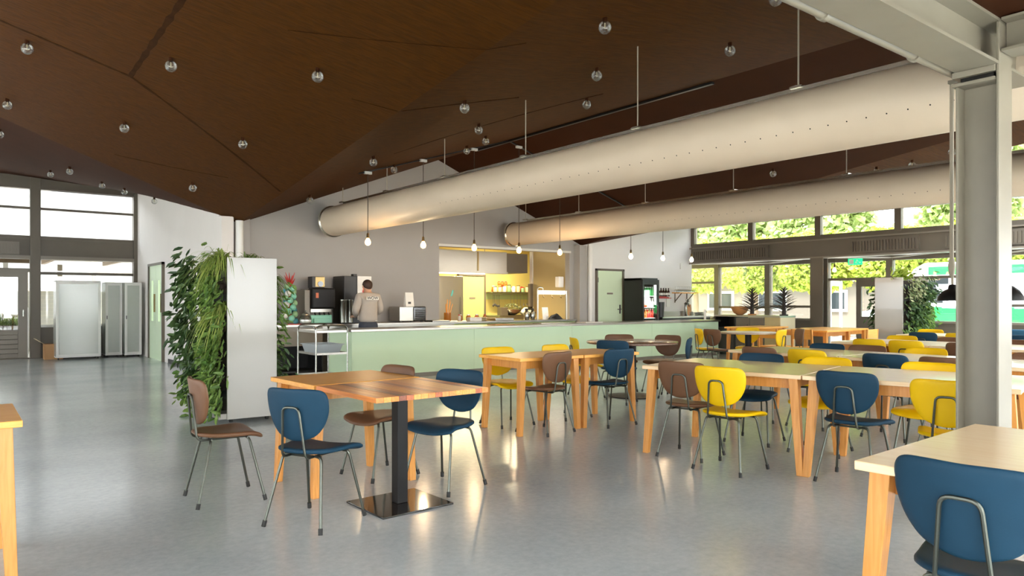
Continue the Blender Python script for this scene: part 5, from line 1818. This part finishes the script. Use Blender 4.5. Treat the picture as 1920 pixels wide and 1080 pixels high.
obj('pocket_tag', B().box(.07, .11, -.140, -.132, .945, .958), 'off_white', pe)

# ------------------------------------------------------------------ outside
struct('ground', B().box(17.5, 60, -30, 60, -.12, -.02).box(-60, 17.5, 19.72, 60, -.12, -.02).box(-60, -7.1, -30, 19.72, -.12, -.02).box(-7.1, 17.5, -30, -6.1, -.12, -.02), 'paving', label='pale paving outside the windows')


def crown(n, sx, sy, sz, L_):
    b = B()
    for k in range(n):
        while True:
            p = Vector((random.uniform(-1, 1), random.uniform(-1, 1), random.uniform(-1, 1)))
            q = max(abs(p.x) ** 3 + abs(p.y) ** 4 + abs(p.z) ** 4, 0)
            if .25 < q < 1:
                break
        p = Vector((p.x * sx, p.y * sy, p.z * sz))
        d = Vector((random.uniform(-1, 1), random.uniform(-1, 1), random.uniform(-1, .4))).normalized()
        u = d.cross(Vector((random.uniform(-1, 1), random.uniform(-1, 1), random.uniform(-1, 1)))).normalized()
        l_ = L_ * random.uniform(.6, 1.2)
        b.add([p, p + d * l_ * .5 + u * l_ * .32, p + d * l_, p + d * l_ * .5 - u * l_ * .32], [(0, 1, 2, 3)])
    return b


tree0 = None
TL = ['seen beyond the beer taps', 'seen behind the tan bowl planter', 'seen between the spiky plants', 'seen beside the glowing bulb', 'seen over the open doorway', 'seen behind the exit sign', 'seen above the far plant wall', 'seen above the green van', 'seen beyond the column']
for k in range(9):
    y = 22.5 - 2.45 * k
    x = 22.6 + .25 * (k % 2)
    lb = 'clipped lime tree in full leaf, ' + TL[k]
    if tree0 is None:
        tree0 = thing('lime_tree', lb, 'tree', (x, y, 0), 0, 'row of clipped lime trees outside')
        cr = raw('crown', crown(6500, .85, 1.12, .95, .2), 'leaf_tree', tree0, (0, 0, 2.62))
        cr['kind'] = 'stuff'
        obj('trunk', B().tube([(0, 0, -.05), (.02, 0, 1.2), (0, .03, 2.6)], [.11, .09, .07], 10), 'bark', tree0, smooth=True)
        obj('branch', B().tube([(0, 0, 2.0), (0, 1.1, 2.3)], [.04, .02], 6), 'bark', tree0)
        obj('branch', B().tube([(0, 0, 2.0), (0, -1.1, 2.4)], [.04, .02], 6), 'bark', tree0)
    else:
        t_ = dup(tree0, (x, y, 0), 180 * (k % 2), lb)
# taller pale trees behind, filling the clerestory
tree1 = None
TB = ['farthest along the street', 'above the white wall corner', 'behind the second clerestory pane', 'behind the third clerestory pane', 'next to the bright gap', 'beside the conduit', 'behind the column', 'past the column']
for k, (x, y) in enumerate([(30, 33.8), (30.5, 29.5), (30, 25.2), (30.5, 20.9), (30, 16.6), (30.5, 11.0), (30, 6.7), (30.5, 2.4)]):
    lb = 'tall pale green tree behind the clipped limes, ' + TB[k]
    if tree1 is None:
        tree1 = thing('street_tree', lb, 'tree', (x, y, 0), 0, 'tall street trees')
        raw('crown', crown(9000, 1.4, 2.0, 3.0, .40), 'leaf_hedge', tree1, (0, 0, 5.4))['kind'] = 'stuff'
        obj('trunk', B().tube([(0, 0, -.05), (0, 0, 4.0)], [.18, .12], 8), 'bark', tree1, smooth=True)
    else:
        dup(tree1, (x, y, 0), 90 * k, lb)
# low building across the street
bl = thing('garden_building', 'low grey building across the street behind the trees', 'building', (25.6, 13, 0))
obj('wall', B().box(0, 1.6, -3.2, 14, 0, 2.0), 'facade_grey', bl)
obj('roof', B().box(-.2, 1.8, -3.4, 14.2, 2.0, 2.2), 'frame', bl)
for k in range(6):
    f_ = obj('window', B().box(-.05, 0, -2.2 + 2.4 * k, -.9 + 2.4 * k, .9, 1.7), 'off_white', bl)
    obj('pane', B().box(-.07, -.05, -2.1 + 2.4 * k, -1.0 + 2.4 * k, 1.0, 1.6), 'dark_glass', f_)
wl2 = thing('garden_wall', 'white rendered wall seen through the open doorway', 'wall', (25, 5, 0))
obj('wall_body', B().box(0, .2, -2.5, 4.2, 0, 1.75), 'facade_white', wl2)
obj('coping', B().box(-.05, .25, -2.55, 4.25, 1.75, 1.82), 'paving', wl2)


def van(label, x, y, rot, cols):
    e = thing('parked_van', label, 'van', (x, y, 0), rot)
    out = [(-2.3, .35), (2.2, .35), (2.3, .6), (2.28, 1.0), (1.5, 1.15), (.95, 2.1), (.7, 2.25), (-2.2, 2.25), (-2.32, 2.1)]
    b = B().extrude(out, lambda p: (p[0], -.9, p[1]), lambda p: (p[0], .9, p[1]))
    obj('body', b, cols[0], e, bevel=.05)
    for s_ in (-1, 1):
        obj('side_stripe', B().box(-2.31, .6, s_ * .905 - .006, s_ * .905 + .006, .45, 1.15), cols[1], e)
        obj('roof_stripe', B().box(-2.31, .6, s_ * .905 - .006, s_ * .905 + .006, 1.95, 2.15), cols[1], e)
        obj('side_window', B().box(.15, .85, s_ * .905 - .006, s_ * .905 + .006, 1.25, 1.9), 'dark_glass', e)
        for wx in (-1.5, 1.5):
            w_ = obj('wheel', B().tube([(wx, s_ * .72, .33), (wx, s_ * .92, .33)], .33, 20), 'tyre', e, smooth=True)
            obj('hub', B().tube([(wx, s_ * .90, .33), (wx, s_ * .93, .33)], .18, 14), 'steel', w_)
    obj('windscreen', B().hexa([(1.53, -.78, 1.18), (1.55, -.78, 1.18), (1.55, .78, 1.18), (1.53, .78, 1.18)], [(1.02, -.72, 2.02), (1.04, -.72, 2.02), (1.04, .72, 2.02), (1.02, .72, 2.02)]), 'dark_glass', e)
    obj('bumper', B().box(2.2, 2.4, -.85, .85, .35, .58), 'dark_grey', e, bevel=.03)
    return e


van('white and green delivery van parked beyond the far plant wall', 20.3, 7.4, 95, ('van_white', 'van_green'))
van('white van parked beyond the steel column', 20.3, 2.2, 95, ('van_white', 'van_white'))
# outside the glazed wall at the far side : white house, brick garden wall, pergola
wb = thing('white_house', 'white house front seen through the tall glazed wall', 'building', (-12, 29, 0))
obj('wall', B().box(0, 34, 0, 1, 0, 5.6), 'facade_house', wb)
obj('roof_edge', B().box(-.3, 34.3, -.5, 1, 5.6, 6.0), 'facade_grey', wb)
obj('band', B().box(0, 34, -.05, 0, 2.75, 2.95), 'facade_grey', wb)
for k in range(9):
    f_ = obj('window', B().box(1.5 + 3.6 * k, 3.3 + 3.6 * k, -.05, 0, 1.0, 2.3), 'facade_grey', wb)
    obj('pane', B().box(1.6 + 3.6 * k, 3.2 + 3.6 * k, -.07, -.05, 1.1, 2.2), 'frosted', f_)
gw = thing('brick_wall', 'pale brick garden wall behind the glazed wall', 'wall', (1.0, 22.2, 0))
obj('mortar_core', B().box(0, 2.6, .01, .2, 0, 1.55), 'paving', gw)
bm0 = None
for r_ in range(15):
    for c in range(9):
        x = c * .29 + (.145 if r_ % 2 else 0)
        if x > 2.35:
            continue
        if bm0 is None:
            bm0 = obj('brick', B().box(0, .28, 0, .1, 0, .09), 'facade_white', gw)
            bm0.location = (x, 0, .01 + .102 * r_)
        else:
            q = bm0.copy()
            C.objects.link(q)
            q.location = (x, random.uniform(-.004, .004), .01 + .102 * r_)
cn = thing('veranda_roof', 'veranda roof outside the tall glazed wall', 'roof', (-6, 20.0, 2.36))
obj('deck', B().box(0, 11.5, 0, 5.5, .14, .2), 'facade_grey', cn)
for k in range(8):
    obj('joist', B().box(.1 + 1.6 * k, .2 + 1.6 * k, 0, 5.5, 0.02, .14), 'bark', cn)
for k in range(5):
    obj('post', B().box(.1 + 2.8 * k, .22 + 2.8 * k, 5.3, 5.42, -2.36, .02), 'frame', cn)
pg = thing('pergola', 'wooden pergola with pale posts outside the glazed door', 'pergola', (-1.5, 21.2, 0))
for k in range(5):
    obj('post', B().box(.62 * k, .62 * k + .10, 0, .10, 0, 2.22), 'frame_light' if k % 2 else 'off_white', pg)
obj('beam', B().box(-.2, 3.2, -.02, .12, 2.22, 2.34), 'bark', pg)
po = thing('planter_box', 'grey planter box with a bushy plant outside the glazed door', 'planter', (.55, 20.6, 0))
obj('box', B().box(0, .75, 0, .3, .42, .72), 'facade_grey', po)
obj('stand', B().box(.05, .70, .05, .25, 0, .42), 'dark_grey', po)
b = B()
for k in range(220):
    p = Vector((random.uniform(.05, .7), random.uniform(.05, .25), .70))
    blade(b, p, (random.uniform(-.6, .6), random.uniform(-.6, .6), 1), random.uniform(.2, .5), .03, random.uniform(.2, .9), 4)
raw('leaves', b, 'leaf_mid', po)['kind'] = 'stuff'
# drop the hidden texture helper for linked repeats
for o_ in list(bpy.data.objects):
    if o_.type == 'EMPTY':
        o_.empty_display_size = .05
